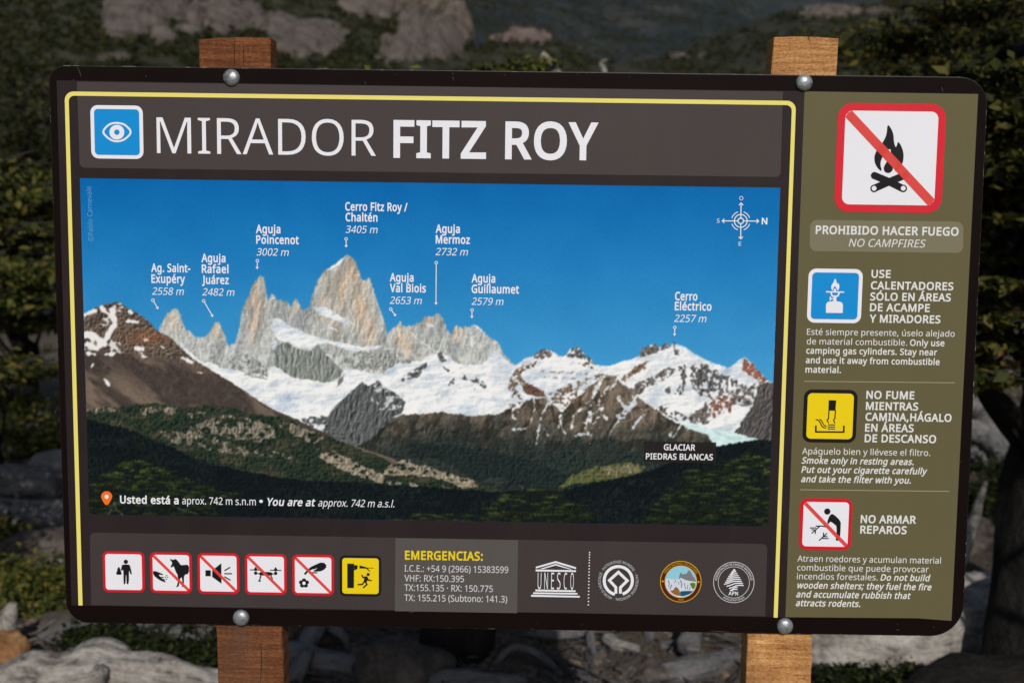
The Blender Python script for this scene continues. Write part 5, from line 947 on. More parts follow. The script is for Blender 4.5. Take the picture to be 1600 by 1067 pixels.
peak([('Aguja', 'cb', 315, 352.7, 409.2, cp), ('Rafael', 'cb', 315.6, 357.4, 426.2, cp), ('Juárez', 'cb', 316, 357.8, 443.2, cp), ('2482 m', 'i', 316.4, 365.5, 461.6, nm)], [(318.5, 470), (332.5, 494)])
peak([('Aguja', 'cb', 400, 438.5, 364, cp), ('Poincenot', 'cb', 400.6, 467, 380.6, cp), ('3002 m', 'i', 401, 450.3, 399.2, nm)], [(402.5, 407.5), (402, 419.5)])
peak([('Cerro Fitz Roy /', 'cb', 539.5, 637, 329, cp), ('Chaltén', 'cb', 540, 590, 345.6, cp), ('3405 m', 'i', 540, 589, 364, nm)], [(541, 373.5), (541, 385.5)])
peak([('Aguja', 'cb', 609, 646.3, 439.5, cp), ('Val Biois', 'cb', 609.2, 665.6, 456, cp), ('2653 m', 'i', 609, 658, 474.7, nm)], [(610.7, 483), (618, 493)])
peak([('Aguja', 'cb', 680.6, 718.6, 363.6, cp), ('Mermoz', 'cb', 680.8, 734.2, 380.3, cp), ('2732 m', 'i', 680.6, 730, 398.8, nm)], [(681.7, 410.5), (681.3, 475)])
peak([('Aguja', 'cb', 736.7, 773.8, 441, cp), ('Guillaumet', 'cb', 736.8, 810.8, 457.5, cp), ('2579 m', 'i', 736.8, 785.5, 476.2, nm)], [(737.6, 484.5), (737.4, 496)])
peak([('Cerro', 'cb', 1054.4, 1089.4, 468.8, cp), ('Eléctrico', 'cb', 1054, 1111.5, 484.3, cp), ('2257 m', 'i', 1053, 1102.3, 502.8, nm)], [(1054.2, 511.5), (1053.8, 523.5)])
flat('caption_box', [[[(1006, 689.5), (1119, 690.8), (1118.4, 723), (1005.2, 721.6)]]], 3.6, M_cap, photo)
text('glacier_lettering', [('GLACIAR', 's', 1037, 1086, 702.6, 9), ('PIEDRAS BLANCAS', 's', 1009, 1113.6, 716.8, 9)], 4.2, M_white, sign)
text('location_lettering', [('Usted está a', 'b', 188, 279.5, 785.5, 11.4), ('aprox. 742 m s.n.m', 'r', 285, 400, 787, 11.2), ('•', 'b', 405.3, 411, 788.2, 11), ('You are at', 'bi', 415.8, 491.3, 789, 11.4), ('approx. 742 m a.s.l.', 'i', 497, 616, 790.4, 11.2)], 4, M_white, sign)
pz = Z(80, 600, 2.667); pin = smooth(pz(232, 510, 212, 480, 208, 462, 218, 448, 232, 444, 246, 448, 256, 462, 252, 480), 2)
pn = flat('location_pin', [[pin]], 4, M_orange, sign); flat('pin_dot', [[disc(80 + 232 / 2.667, 600 + 468 / 2.667, 3.2, 16)]], 4.6, M_white, pn)
cv, cf = [], []                                    # the photographer's credit runs up the left edge
gs = [glyph(c, 0) for c in '©Pablo Carnevale']; tot = sum(g[0] for g in gs); pen = 0
for adv_, P, tri in gs:
    off = len(cv)
    for x_, y_ in P:
        f = (pen + x_) / tot; q_ = (146.6 - 3.6 * f - y_ / 1000 * 8.2 * .98, 377.5 - 86.5 * f); w_ = S(*q_); cv.append((w_[0], -LAY * 4, w_[1]))
    cf += [(off + a_, off + b_, off + c_) for a_, b_, c_ in tri]; pen += adv_
child('credit_lettering', mesh_np('credit_lettering', cv, cf), M_copy, sign)
# compass rose
kx, ky = 1157.2, 345.4
arcs = [stroke([(kx + 14.6 * math.cos(rad(a)), ky + 14.6 * math.sin(rad(a))) for a in range(c - 27, c + 28, 6)], 1.3) for c in (45, 135, 225, 315)]
arm = []
for (dx, dy, r1) in ((0.02, -1, 28), (0, 1, 28), (-1, 0, 29), (1, .014, 28)):
    tip = (kx + dx * r1, ky + dy * r1); px_, py_ = -dy, dx
    arm += [stroke([(kx + dx * 5.0, ky + dy * 5.0), (kx + dx * (r1 - .8), ky + dy * (r1 - .8))], 1.5), stroke([(tip[0] - dx * 3.4 + px_ * 3.2, tip[1] - dy * 3.4 + py_ * 3.2), tip, (tip[0] - dx * 3.4 - px_ * 3.2, tip[1] - dy * 3.4 - py_ * 3.2)], 1.4)]
cmp_ = flat('compass_rose', [ring(kx, ky, 10, 1.5, 32), ring(kx, ky, 4.3, 1.7, 24)] + arcs + arm, 4, M_white, sign)
text('lettering', [('O', 'r', 1155, 1161, 313, 6.2), ('S', 'r', 1119.8, 1124, 348.2, 6.2), ('N', 'b', 1189.7, 1198.6, 350.4, 9.6), ('E', 'r', 1153.8, 1157.8, 384, 6.0)], 4, M_white, cmp_)
HAZE = .000005
# ------------------------------------------------------------------ materials of the landscape
def m_ground():
    m = Mat('forest_floor', .95, .1); co = m.coord('Object')
    a = m.noise(co, .9, 6, .6); b = m.noise(co, 14, 5, .7); c = m.noise(co, 55, 4, .7)
    col = m.ramp(m.mix(.5, a, b), [(.3, (.030, .022, .016)), (.5, (.085, .066, .05)), (.66, (.17, .145, .12))])
    m.color(m.mix(m.ramp(c, [(.42, (0, 0, 0)), (.7, (.7, .7, .7))]), col, (.22, .185, .15, 1))); m.bump(m.mix(.5, b, c), .9, .05); return m.m
def m_rock(name, a, b, c, sc=3.0, sy=1.0, bump=.6, dist=.05):
    m = Mat(name, .9, .15); co = m.coord('Object', (1, 1, sy))
    n = m.noise(co, sc, 6, .65, .3); f = m.noise(co, sc * 9, 4, .7)
    col = m.ramp(m.mix(.35, n, f), [(.34, a), (.5, b), (.66, c)])
    m.color(col); m.bump(m.mix(.5, n, f), bump, dist); return m.m
def m_leaf(name, stops, trans=.25):
    m = Mat(name, .6, .15); g = m.n.new('ShaderNodeNewGeometry')
    col = m.ramp(g.outputs['Random Per Island'], stops); m.color(col)
    t = m.n.new('ShaderNodeBsdfTranslucent'); m.l.new(col, t.inputs[0]); mx = m.n.new('ShaderNodeMixShader'); mx.inputs[0].default_value = trans
    out = m.n['Material Output']; m.l.new(m.b.outputs[0], mx.inputs[1]); m.l.new(t.outputs[0], mx.inputs[2]); m.l.new(mx.outputs[0], out.inputs[0]); return m.m
def m_log(name, a, b, c):
    m = Mat(name, .85, .15); t = m.n.new('ShaderNodeUVMap'); t.uv_map = 'grain'
    mp = m.n.new('ShaderNodeMapping'); mp.inputs['Scale'].default_value = (7, 3.0, 1); m.l.new(t.outputs[0], mp.inputs[0])
    g = m.noise(mp.outputs[0], 2.2, 6, .65, .5); f = m.noise(m.coord('Object'), 40, 4, .65); k = m.noise(m.coord('Object'), 5, 4)
    col = m.ramp(m.mix(.35, g, k), [(.36, a), (.47, b), (.63, c)]); m.color(m.mix(.25, col, m.ramp(f, [(.35, a), (.6, c)]))); m.bump(m.mix(.4, g, f), 1.0, .035); return m.m
M_ground = m_ground()
M_granite = m_rock('granite', (.022, .021, .018), (.135, .110, .092), (.22, .182, .155), .13, .3, 1, 1.5)
M_pink = m_rock('pink_granite', (.06, .045, .04), (.17, .125, .105), (.25, .19, .165), .1, .35, .9, .8)
M_stone = m_rock('grey_stone', (.03, .026, .022), (.08, .066, .056), (.15, .125, .108), 5, 1, .6, .03)
M_rust = m_rock('rusty_stone', (.09, .045, .018), (.24, .12, .05), (.36, .22, .12), 6, 1, .6, .02)
M_pale = m_rock('pale_stone', (.16, .14, .125), (.3, .27, .25), (.42, .38, .36), 4, 2.5, .6, .02)
M_hill = m_rock('scrub_floor', (.014, .016, .008), (.026, .028, .014), (.075, .062, .045), .08, .7, .8, .5)
M_far = m_rock('far_slope', (.009, .013, .014), (.018, .024, .024), (.06, .056, .05), .006, .6, .8, 6)
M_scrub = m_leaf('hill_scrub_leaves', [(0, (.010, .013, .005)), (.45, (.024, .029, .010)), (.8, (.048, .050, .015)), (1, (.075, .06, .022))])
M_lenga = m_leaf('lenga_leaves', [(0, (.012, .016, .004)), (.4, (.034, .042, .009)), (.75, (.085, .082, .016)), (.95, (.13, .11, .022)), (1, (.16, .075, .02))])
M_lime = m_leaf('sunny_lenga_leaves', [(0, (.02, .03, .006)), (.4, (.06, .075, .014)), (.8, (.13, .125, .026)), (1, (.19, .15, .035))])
M_deep = m_leaf('dark_shrub_leaves', [(0, (.006, .009, .003)), (.5, (.016, .024, .007)), (.9, (.035, .045, .012)), (1, (.07, .06, .018))])
M_bark = m_log('dark_bark', (.004, .0035, .003), (.009, .008, .007), (.022, .019, .017))
M_twig = m_log('grey_twig_bark', (.02, .018, .016), (.06, .054, .048), (.13, .12, .11))
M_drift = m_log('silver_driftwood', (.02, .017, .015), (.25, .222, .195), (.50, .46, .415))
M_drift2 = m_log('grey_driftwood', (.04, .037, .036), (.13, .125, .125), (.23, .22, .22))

# ------------------------------------------------------------------ ground and hills
def gnd(x, y):
    x = np.asarray(x, float); y = np.asarray(y, float); r = np.hypot(x, y)
    return (fbm(x / 3.1 + 9, y / 3.1, 401, 4) - .5) * .22 * np.clip(r / 3, 0, 1) + (fbm(x / .45, y / .45, 402, 3) - .5) * .05 - np.clip(r - 40, 0, 400) * .02
rr_ = np.concatenate([np.linspace(.0, 12, 150), np.geomspace(12.2, 4000, 70)]); th_ = np.linspace(0, 2 * np.pi, 241)[:-1]
R_, T_ = np.meshgrid(rr_, th_, indexing='ij'); gx_, gy_ = R_ * np.cos(T_), R_ * np.sin(T_) + .5
Vg = np.stack([gx_, gy_, gnd(gx_, gy_)], -1).reshape(-1, 3); ix_ = np.arange(len(rr_) * 240).reshape(len(rr_), 240); nx_ = np.roll(ix_, -1, 1)
go = link('ground', mesh_np('ground', Vg, np.stack([ix_[:-1], ix_[1:], nx_[1:], nx_[:-1]], -1).reshape(-1, 4), True), M_ground); go['kind'] = 'structure'

class Hill:
    def __init__(s, name, ridge_pts, base, dist, mat, rough, seed, ncol=260, nrow=90, p=1.0):
        s.rp = np.array(ridge_pts, float); s.base = base; s.d0, s.d1 = dist; s.p = p; s.seed = seed; s.rough = rough
        px = np.linspace(s.rp[0, 0], s.rp[-1, 0], ncol); t = np.linspace(0, 1, nrow)
        V = [[s.pt(a, b) for a in px] for b in t]
        for k in range(1, 7): V.append([(v[0], v[1] + s.d1 * .12 * k, v[2] - s.d1 * .05 * k * k) for v in V[nrow - 1]])
        V = np.array(V); ix = np.arange(V.shape[0] * ncol).reshape(V.shape[0], ncol)
        s.o = link(name, mesh_np(name, V.reshape(-1, 3), np.stack([ix[:-1, :-1], ix[:-1, 1:], ix[1:, 1:], ix[1:, :-1]], -1).reshape(-1, 4), True), mat); s.o['kind'] = 'structure'
    def ridge_y(s, px): return np.interp(px, s.rp[:, 0], s.rp[:, 1])
    def pt(s, px, t):
        y = s.base + (s.ridge_y(px) - s.base) * t; d = s.d0 * (s.d1 / s.d0) ** (t ** s.p)
        q = at(px, y, d); n = (fbm(q[0] / d * 9 + 3, math.log(d) * 7, s.seed, 4) - .5) * d * s.rough * (.15 + .85 * min(1, t * 3))
        return (q[0], q[1], q[2] + n)
    def t_of(s, px, y): return (y - s.base) / (s.ridge_y(px) - s.base)
left_hill = Hill('hill', [(-900, -420), (-300, -260), (0, -170), (300, -90), (460, -45), (560, -8), (625, 14), (690, 42), (742, 78), (775, 62), (815, 50), (850, 62), (890, 78), (960, 96), (1040, 112), (1120, 130), (1300, 200)], 500, (28, 420), M_hill, .020, 410, p=.9)
right_hill = Hill('hill', [(820, 175), (900, 130), (960, 106), (1010, 97), (1060, 80), (1120, 58), (1180, 32), (1240, 12), (1290, 6), (1350, 4), (1420, -20), (1520, -60), (1700, -120), (2300, -300)], 480, (40, 600), M_hill, .016, 420, p=.9)
far_hill = Hill('mountain', [(-700, -200), (100, -190), (520, -150), (800, -110), (1000, -60), (1130, -22), (1185, 22), (1250, 38), (1400, 60), (1800, 90)], 300, (900, 3600), M_far, .028, 430)
last_hill = Hill('mountain', [(900, -60), (1150, -40), (1300, -80), (1700, -200), (2300, -260)], 250, (4200, 7000), M_far, .02, 440)

# ------------------------------------------------------------------ foliage, trunks, logs, stones
def leaves(cl, per, size, seed, flat_=.55, shell=.5):
    """leaf-sized faces through the volume of clumps; cl: rows x, y, z, rx, ry, rz"""
    g = np.random.default_rng(seed); cl = np.asarray(cl, float); n = len(cl) * per
    c = np.repeat(cl, per, 0); d = g.normal(size=(n, 3)); d /= np.linalg.norm(d, axis=1)[:, None]
    r = (shell + (1 - shell) * g.random(n))[:, None] * (.75 + .5 * g.random((n, 1)))
    P = c[:, :3] + d * r * c[:, 3:6]
    nn = g.normal(size=(n, 3)) * (1 - flat_) + np.array([0, 0, 1.0]) * flat_ + d * .35; nn /= np.linalg.norm(nn, axis=1)[:, None]
    a = np.cross(nn, g.normal(size=(n, 3))); a /= np.linalg.norm(a, axis=1)[:, None]; b = np.cross(nn, a)
    sz = np.repeat(np.asarray(size) * np.ones(len(cl)), per)[:, None] * (.6 + .8 * g.random((n, 1)))
    a = a * sz; b = b * sz * .62
    V = np.stack([P - a, P - b * .9 + a * .1 + nn * sz * .12, P + a, P + b * .9 + a * .1 + nn * sz * .12], 1).reshape(-1, 3)
    return mesh_np('crown', V, np.arange(n * 4).reshape(n, 4))
def tubes(name, paths, seed, seg=14, rough=.12, knobs=0):
    """one mesh of tapered round limbs: each path is a list of (x, y, z, radius); UV 'grain' runs round and along"""
    V, F, U = [], [], []; rn = random.Random(seed)
    for path in paths:
        P = [np.array(p[:3], float) for p in path]; Rr = [p[3] for p in path]
        Q, RR = [], []
        for i in range(len(P) - 1):               # Catmull-Rom through the points
            p0, p1, p2, p3 = P[max(i - 1, 0)], P[i], P[i + 1], P[min(i + 2, len(P) - 1)]
            k = max(3, int(np.linalg.norm(p2 - p1) / max(.02, .45 * Rr[i])) if seg > 10 else 4); k = min(k, 22)
            for j in range(k):
                t = j / k; Q.append(.5 * ((2 * p1) + (-p0 + p2) * t + (2 * p0 - 5 * p1 + 4 * p2 - p3) * t * t + (-p0 + 3 * p1 - 3 * p2 + p3) * t ** 3)); RR.append(Rr[i] + (Rr[i + 1] - Rr[i]) * t)
        Q.append(P[-1]); RR.append(Rr[-1]); off = len(V); L = 0; up = np.array([.13, .2, .97]); sd = rn.random() * 90
        for i, q in enumerate(Q):
            d = Q[min(i + 1, len(Q) - 1)] - Q[max(i - 1, 0)]; d /= np.linalg.norm(d) + 1e-9
            a = np.cross(up, d); a = a / np.linalg.norm(a) if np.linalg.norm(a) > .05 else np.array([1., 0, 0]); b = np.cross(d, a)
            if i: L += np.linalg.norm(q - Q[i - 1])
            for j in range(seg + 1):
                th = 2 * math.pi * j / seg
                nz = mnoise.noise(Vector((math.cos(th) * 1.6 + sd, math.sin(th) * 1.6, L / max(RR[0], .01) * .35))) + .5 * mnoise.noise(Vector((math.cos(th) * 5 + sd, math.sin(th) * 5, L / max(RR[0], .01) * .3))) + .4 * abs(mnoise.noise(Vector((math.cos(th) * 2.6 + sd, math.sin(th) * 2.6 + 7, L / max(RR[0], .01) * .25))))
                V.append(q + (a * math.cos(th) + b * math.sin(th)) * RR[i] * (1 + rough * nz * 1.6)); U.append((j / seg, L))
        m = len(Q)
        for i in range(m - 1):
            for j in range(seg): F.append((off + i * (seg + 1) + j, off + i * (seg + 1) + j + 1, off + (i + 1) * (seg + 1) + j + 1, off + (i + 1) * (seg + 1) + j))
        for e, rw in ((0, 0), (1, m - 1)):        # closed ends
            c = len(V); V.append(Q[rw]); U.append((.5, L * e))
            for j in range(seg):
                A, B = off + rw * (seg + 1) + j, off + rw * (seg + 1) + j + 1
                F.append((c, B, A, A) if not e else (c, A, B, B))
    me = bpy.data.meshes.new(name); me.from_pydata([tuple(v) for v in V], [], [f if f[2] != f[3] else f[:3] for f in F]); me.update()
    uv = me.uv_layers.new(name='grain'); li = np.zeros(len(me.loops), np.int32); me.loops.foreach_get('vertex_index', li)
    uv.data.foreach_set('uv', np.array(U, np.float32)[li].ravel())
    me.polygons.foreach_set('use_smooth', np.ones(len(me.polygons), bool)); return me
def rock_mesh(name, c, r, seed, sub=4, amp=.28, flat_=None, fac=1.0):
    bm = bmesh.new(); bmesh.ops.create_icosphere(bm, subdivisions=sub, radius=1)
    for v in bm.verts:
        p = v.co.copy(); o = Vector((seed * 3.1, seed * 1.7, -seed))
        k = mnoise.noise(p * 1.1 * fac + o) * amp * 1.6 + mnoise.noise(p * 2.7 * fac + o) * amp * .7 + mnoise.noise(p * 7 * fac + o) * amp * .25
        cell = mnoise.cell(p * 2.2 + o) * amp * .22
        v.co = Vector((p.x * r[0], p.y * r[1], p.z * r[2])) * (1 + k + cell * .5)
        if flat_ is not None and v.co.z > flat_ * r[2]: v.co.z = flat_ * r[2] + (v.co.z - flat_ * r[2]) * .3
        v.co += Vector(c)
    for f in bm.faces: f.smooth = sub >= 4
    me = bpy.data.meshes.new(name); bm.to_mesh(me); bm.free(); return me

# granite domes on the hills: (hill, pixel x, y, half width, half height, label)
DOMES = [(left_hill, 205, 24, 58, 46, 'tall grey granite slab high on the left hillside above the sign corner'), (left_hill, 252, 60, 20, 17, 'small tongue of pale rock pointing down beside the tall left slab'),
         (left_hill, 292, 52, 26, 14, 'low pale outcrop just left of the left post top'), (left_hill, 345, 26, 80, 28, 'wide rounded granite dome behind the left post top'),
         (left_hill, 476, 56, 62, 27, 'pale granite dome just right of the left post top'), (left_hill, 512, 76, 20, 9, 'small outcrop at the foot of the dome right of the left post'),
         (left_hill, 590, 6, 62, 20, 'granite cap at the upper frame edge left of the hill end'), (left_hill, 676, 44, 62, 48, 'largest granite slab where the left hill ends in a steep nose'), (left_hill, 640, 80, 58, 24, 'broad pale shelf of granite below the steep nose'),
         (left_hill, 258, 14, 40, 20, 'slanting granite slab between the tall left slab and the dome behind the left post'), (left_hill, 432, 34, 34, 16, 'low granite shelf between the two domes either side of the left post top'),
         (left_hill, 398, 10, 16, 6, 'tiny pale boulder patch above the dome behind the left post'), (left_hill, 812, 64, 42, 15, 'low pinkish granite hump alone in the valley middle'),
         (right_hill, 1296, 15, 56, 14, 'grey granite crest on the right hill above the right post'), (right_hill, 1376, 17, 22, 8, 'small granite knob right of the crest on the right hill'),
         (right_hill, 1062, 87, 15, 5, 'small pale rock low on the right hill'), (right_hill, 1097, 87, 8, 4, 'tiny pale rock beside another low on the right hill'),
         (left_hill, 180, 90, 34, 6, 'flat strip of bare pale rock above the top left sign corner'), (left_hill, 118, 76, 9, 4, 'tiny bare rock in scrub above the top left sign corner')]
rock_px = []
def slab(h, px, py, rx, ry, seed):                # bare rock swelling out of the slope: rim sunk below the soil, face fissured
    c = np.array(h.pt(px, h.t_of(px, py))); s = c[1] / F_PX; V, F = [], []; nr, na = 46, 120; b = min(rx, ry) * s
    for i in range(nr + 1):
        r = (i / nr)
        for j in range(na):
            th = 2 * math.pi * j / na; o = 1 + 1.0 * (float(fbm(3 + 1.5 * math.cos(th), 5 + 1.5 * math.sin(th), seed, 5)) - .5)
            x = px + rx * 1.08 * r * o * math.cos(th); y = py - ry * 1.08 * r * o * math.sin(th); tt = max(.01, h.t_of(x, y))
            p = np.array(h.pt(x, min(tt, 1.0))); over = max(0, tt - 1.0)
            if over: p[2] += over * (h.base - h.ridge_y(x)) * s
            u, v = (x - px) / ry, (y - py) / ry
            fis = float(ridge(u * .9 + .5 * v + seed, v * .45 - seed, seed + 5, 4)); big = float(fbm(u * .8 + seed, v * .8, seed + 6, 4))
            lift = b * (.95 * (1 - r ** 2.4) - .12 + (big - .5) * .8 - max(0, fis - .66) * 2.6 + (fis - .5) * .3) if i < nr else -b * .5
            V.append((p[0] - c[0], p[1] - c[1] - lift * .72, p[2] - c[2] + lift * .5))
    for i in range(nr):
        for j in range(na): F.append((i * na + j, (i + 1) * na + j, (i + 1) * na + (j + 1) % na, i * na + (j + 1) % na))
    return mesh_np('granite_outcrop', np.array(V), np.array(F), True), c
for i, (h, px, py, rx, ry, lab) in enumerate(DOMES):
    rock_px.append((h, px, py, rx, ry)); me, c = slab(h, px, py, rx, ry, 31 + i * 7)
    o = link('granite_outcrop', me, M_pink if px == 812 else M_granite); o.location = tuple(c); tag(o, lab, 'outcrop', 'granite outcrops on the hills')

# scrub wood on the slopes: one mass
def scrub(h, n, x0, x1, y0, y1, sm, seed, per=20, skip=.30):
    g = np.random.default_rng(seed); out, sz = [], []
    for _ in range(n):
        px, py = g.uniform(x0, x1), g.uniform(y0, y1); t = h.t_of(px, py)
        if not 0.02 < t < .995: continue
        if fbm(px / 34, py / 11, seed + 5, 3) < skip + .1 * g.random(): continue
        if any(hh is h and ((px - a) / (rx * 1.0)) ** 2 + ((py - b) / (ry * 1.02)) ** 2 < (.55 + .5 * g.random() if g.random() > .10 else .0) for hh, a, b, rx, ry in rock_px): continue
        c = h.pt(px, t); k = sm * (c[1] / 100) ** .62 * g.uniform(.55, 1.35)
        out.append((c[0], c[1], c[2] + k * .35, k, k, k * .75)); sz.append(k * .42)
    return leaves(out, per, np.array(sz), seed, .3, .55)
def stuff(name, me, mat):
    o = link(name, me, mat); o['kind'] = 'stuff'; return o
stuff('hillside_scrub', scrub(left_hill, 15000, -260, 960, -60, 330, .62, 501, 16), M_scrub)
stuff('hillside_scrub', scrub(right_hill, 7000, 900, 1760, -60, 260, .7, 502, 16), M_scrub)
stuff('far_forest', scrub(far_hill, 15000, 420, 1330, -40, 115, .62, 503, 7, .30), M_scrub)

def tree(name, label, cat, base, trunk, limbs, clumps, per, leaf, mat, seed, group=None, flat_=.6):
    b = Vector(base); t = empty(name, b, label, cat, group)
    g = random.Random(seed + 5); tw = []
    for c in clumps:                              # twigs fanning out through each spray
        for _ in range(3):
            a = g.uniform(0, 6.28); e = (c[0] + math.cos(a) * c[3] * 1.1, c[1] + math.sin(a) * c[4] * 1.1, c[2] + g.uniform(-.5, 1.0) * c[5]); k = .004 + .012 * c[3]
            tw.append([(c[0], c[1], c[2] - c[5] * .6, k), ((c[0] + e[0]) / 2, (c[1] + e[1]) / 2, (c[2] + e[2]) / 2, k * .7), (*e, k * .3)])
    a_, b_ = tubes('trunk', [trunk] + limbs, seed, 12, .14), tubes('trunk', tw, seed + 6, 5, .05); bm = bmesh.new(); bm.from_mesh(a_); k = len(bm.faces); bm.from_mesh(b_)
    bm.faces.ensure_lookup_table()
    for f in bm.faces[k:]: f.material_index = 1
    bm.to_mesh(a_); bm.free(); bpy.data.meshes.remove(b_)
    child('trunk', a_, M_bark, t); a_.materials.append(M_twig)
    child('crown', leaves(clumps, per, leaf, seed, flat_, .25), mat, t); return t
def sprays(x0, x1, y0, y1, d0, d1, n, r, seed, keep=None, rz=.17):
    g = np.random.default_rng(seed); out = []
    while len(out) < n:
        px, py, d = g.uniform(x0, x1), g.uniform(y0, y1), g.uniform(d0, d1)
        if keep and not keep(px, py, g.random()): continue
        c = at(px, py, d); k = r * g.uniform(.5, 1.3); out.append((c[0], c[1], max(c[2], .05), k, k * .9, k * rz))
    return out
def limb(a, b, r0, r1, seed, sag=.1):
    g = random.Random(seed); a = np.array(a[:3], float); b = np.array(b[:3], float); n = 4; out = []
    for i in range(n + 1):
        t = i / n; p = a + (b - a) * t + np.array([g.uniform(-1, 1), g.uniform(-1, 1), g.uniform(-.6, .8)]) * sag * math.sin(math.pi * t) * np.linalg.norm(b - a)
        out.append((*p, r0 + (r1 - r0) * t))
    return out
def grow(base, top, r0, clumps, seed, nl=14):
    tr = limb((base[0], base[1], -.1), top, r0, r0 * .35, seed, .05); g = random.Random(seed); ls = []
    for c in g.sample(clumps, min(nl, len(clumps))):
        k = g.uniform(.25, .9); i = min(len(tr) - 2, int(k * (len(tr) - 1))); ls.append(limb(tr[i], c[:3], r0 * .2, r0 * .03, seed + len(ls), .16))
    return tr, ls
# right: a big old tree with its black trunk at the frame edge, others behind it
b = at(1622, 900, 3.62); base = (b[0], b[1], 0)
cl = sprays(1345, 1900, -60, 470, 3.9, 6.2, 120, .36, 611, lambda px, py, r: py > 30 - (px - 1340) * .12 + (40 if px < 1400 else 0) and (px > 1360 + max(0, py - 300) * .5)) + sprays(1490, 1720, 110, 600, 3.05, 3.5, 60, .17, 614)
tr, ls = grow(base, (base[0] + .5, base[1] + .7, 3.2), .17, cl, 612, 30)
tree('lenga_tree', 'old dark lenga tree whose black trunk fills the lower right frame edge', 'tree', base, tr, ls, cl, 210, .023, M_lenga, 613)
b = at(1470, 420, 9.5); base = (b[0], b[1], 0)
cl = sprays(1310, 1640, 30, 430, 8.6, 11, 110, .62, 621, lambda px, py, r: py > 42 + abs(px - 1440) * .12)
tr, ls = grow(base, (b[0], b[1], 3.6), .16, cl, 622, 18)
tree('lenga_tree', 'bushy lenga tree with sunlit tips just right of the right post top', 'tree', base, tr, ls, cl, 170, .043, M_lenga, 623)
b = at(1640, 420, 15); base = (b[0], b[1], 0)
cl = sprays(1480, 1850, -40, 430, 13.5, 17, 90, 1.0, 631); tr, ls = grow(base, (b[0], b[1], 5.6), .2, cl, 632)
tree('lenga_tree', 'tall lenga tree farthest back at the upper right corner', 'tree', base, tr, ls, cl, 180, .055, M_lenga, 633)
# left: layered trees down the frame edge
b = at(30, 500, 9.0); base = (b[0], b[1], 0)
cl = sprays(-190, 120, 245, 520, 7.6, 10.2, 90, .5, 641); tr, ls = grow(base, (b[0], b[1], 2.2), .1, cl, 642)
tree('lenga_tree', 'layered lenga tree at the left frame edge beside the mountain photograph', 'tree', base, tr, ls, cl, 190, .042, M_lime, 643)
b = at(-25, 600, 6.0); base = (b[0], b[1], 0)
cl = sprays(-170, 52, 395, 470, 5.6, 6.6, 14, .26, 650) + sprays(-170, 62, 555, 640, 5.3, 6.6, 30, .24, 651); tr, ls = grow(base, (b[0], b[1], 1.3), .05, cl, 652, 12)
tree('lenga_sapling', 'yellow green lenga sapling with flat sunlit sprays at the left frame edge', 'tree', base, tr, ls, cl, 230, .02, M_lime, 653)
b = at(40, 300, 19); base = (b[0], b[1], 0)
cl = sprays(-200, 100, 90, 330, 17, 22, 70, .95, 661); tr, ls = grow(base, (b[0], b[1], 4.4), .12, cl, 662)
tree('lenga_tree', 'brownish scrubby lenga tree farther back left of the title', 'tree', base, tr, ls, cl, 150, .06, M_scrub, 663)
# stunted tree behind the middle of the board: dark foot below, crown tip above
b = gz(706, 1024); base = (b[0], b[1], 0)
cl = sprays(560, 860, 135, 420, 3.6, 5.0, 40, .3, 671) + sprays(735, 845, 108, 118, 4.4, 4.7, 7, .12, 672, rz=.5); tr, ls = grow(base, (b[0] + .1, b[1] + .3, 2.1), .15, cl, 673, 14)
tree('lenga_tree', 'stunted lenga tree hidden behind the board with its dark foot showing below', 'tree', base, tr, ls, cl, 170, .02, M_lime, 674)
# bushes
def bush(label, clumps, per, leaf, mat, seed):
    c = np.mean(np.array(clumps), 0); t = empty('low_bush', (c[0], c[1], 0), label, 'bush')
    child('stems', tubes('stems', [limb((c[0], c[1], -.03), k[:3], .012, .004, seed + i) for i, k in enumerate(clumps[:10])], seed, 6, .1), M_bark, t)
    child('leaves', leaves(clumps, per, leaf, seed, .45, .2), mat, t)
def gc(px, py, r, rz=.7): p = gz(px, py + 25); return (p[0], p[1], r * rz * .8, r, r, r * rz)
g_ = random.Random(8)
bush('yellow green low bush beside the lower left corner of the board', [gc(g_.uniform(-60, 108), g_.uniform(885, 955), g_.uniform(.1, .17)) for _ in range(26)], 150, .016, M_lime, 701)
bush('dark green low bush behind the silver log at lower left', [gc(g_.uniform(105, 335), g_.uniform(975, 1035), g_.uniform(.07, .13), .6) for _ in range(34)], 150, .014, M_deep, 702)
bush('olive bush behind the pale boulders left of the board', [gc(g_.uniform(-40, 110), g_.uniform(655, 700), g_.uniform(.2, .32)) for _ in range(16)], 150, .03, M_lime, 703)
bush('small green bush left of the pale stick at lower left', [gc(g_.uniform(-70, 30), g_.uniform(790, 850), g_.uniform(.1, .2)) for _ in range(14)], 130, .018, M_lenga, 704)
bush('dark bush under the right lower corner of the board', [gc(g_.uniform(1275, 1420), g_.uniform(1040, 1080), g_.uniform(.05, .09), .7) for _ in range(30)], 160, .013, M_deep, 705)
bush('dark leafy bush below the bleached root at right', [gc(g_.uniform(1500, 1640), g_.uniform(710, 800), g_.uniform(.12, .24)) for _ in range(30)], 150, .022, M_deep, 706)

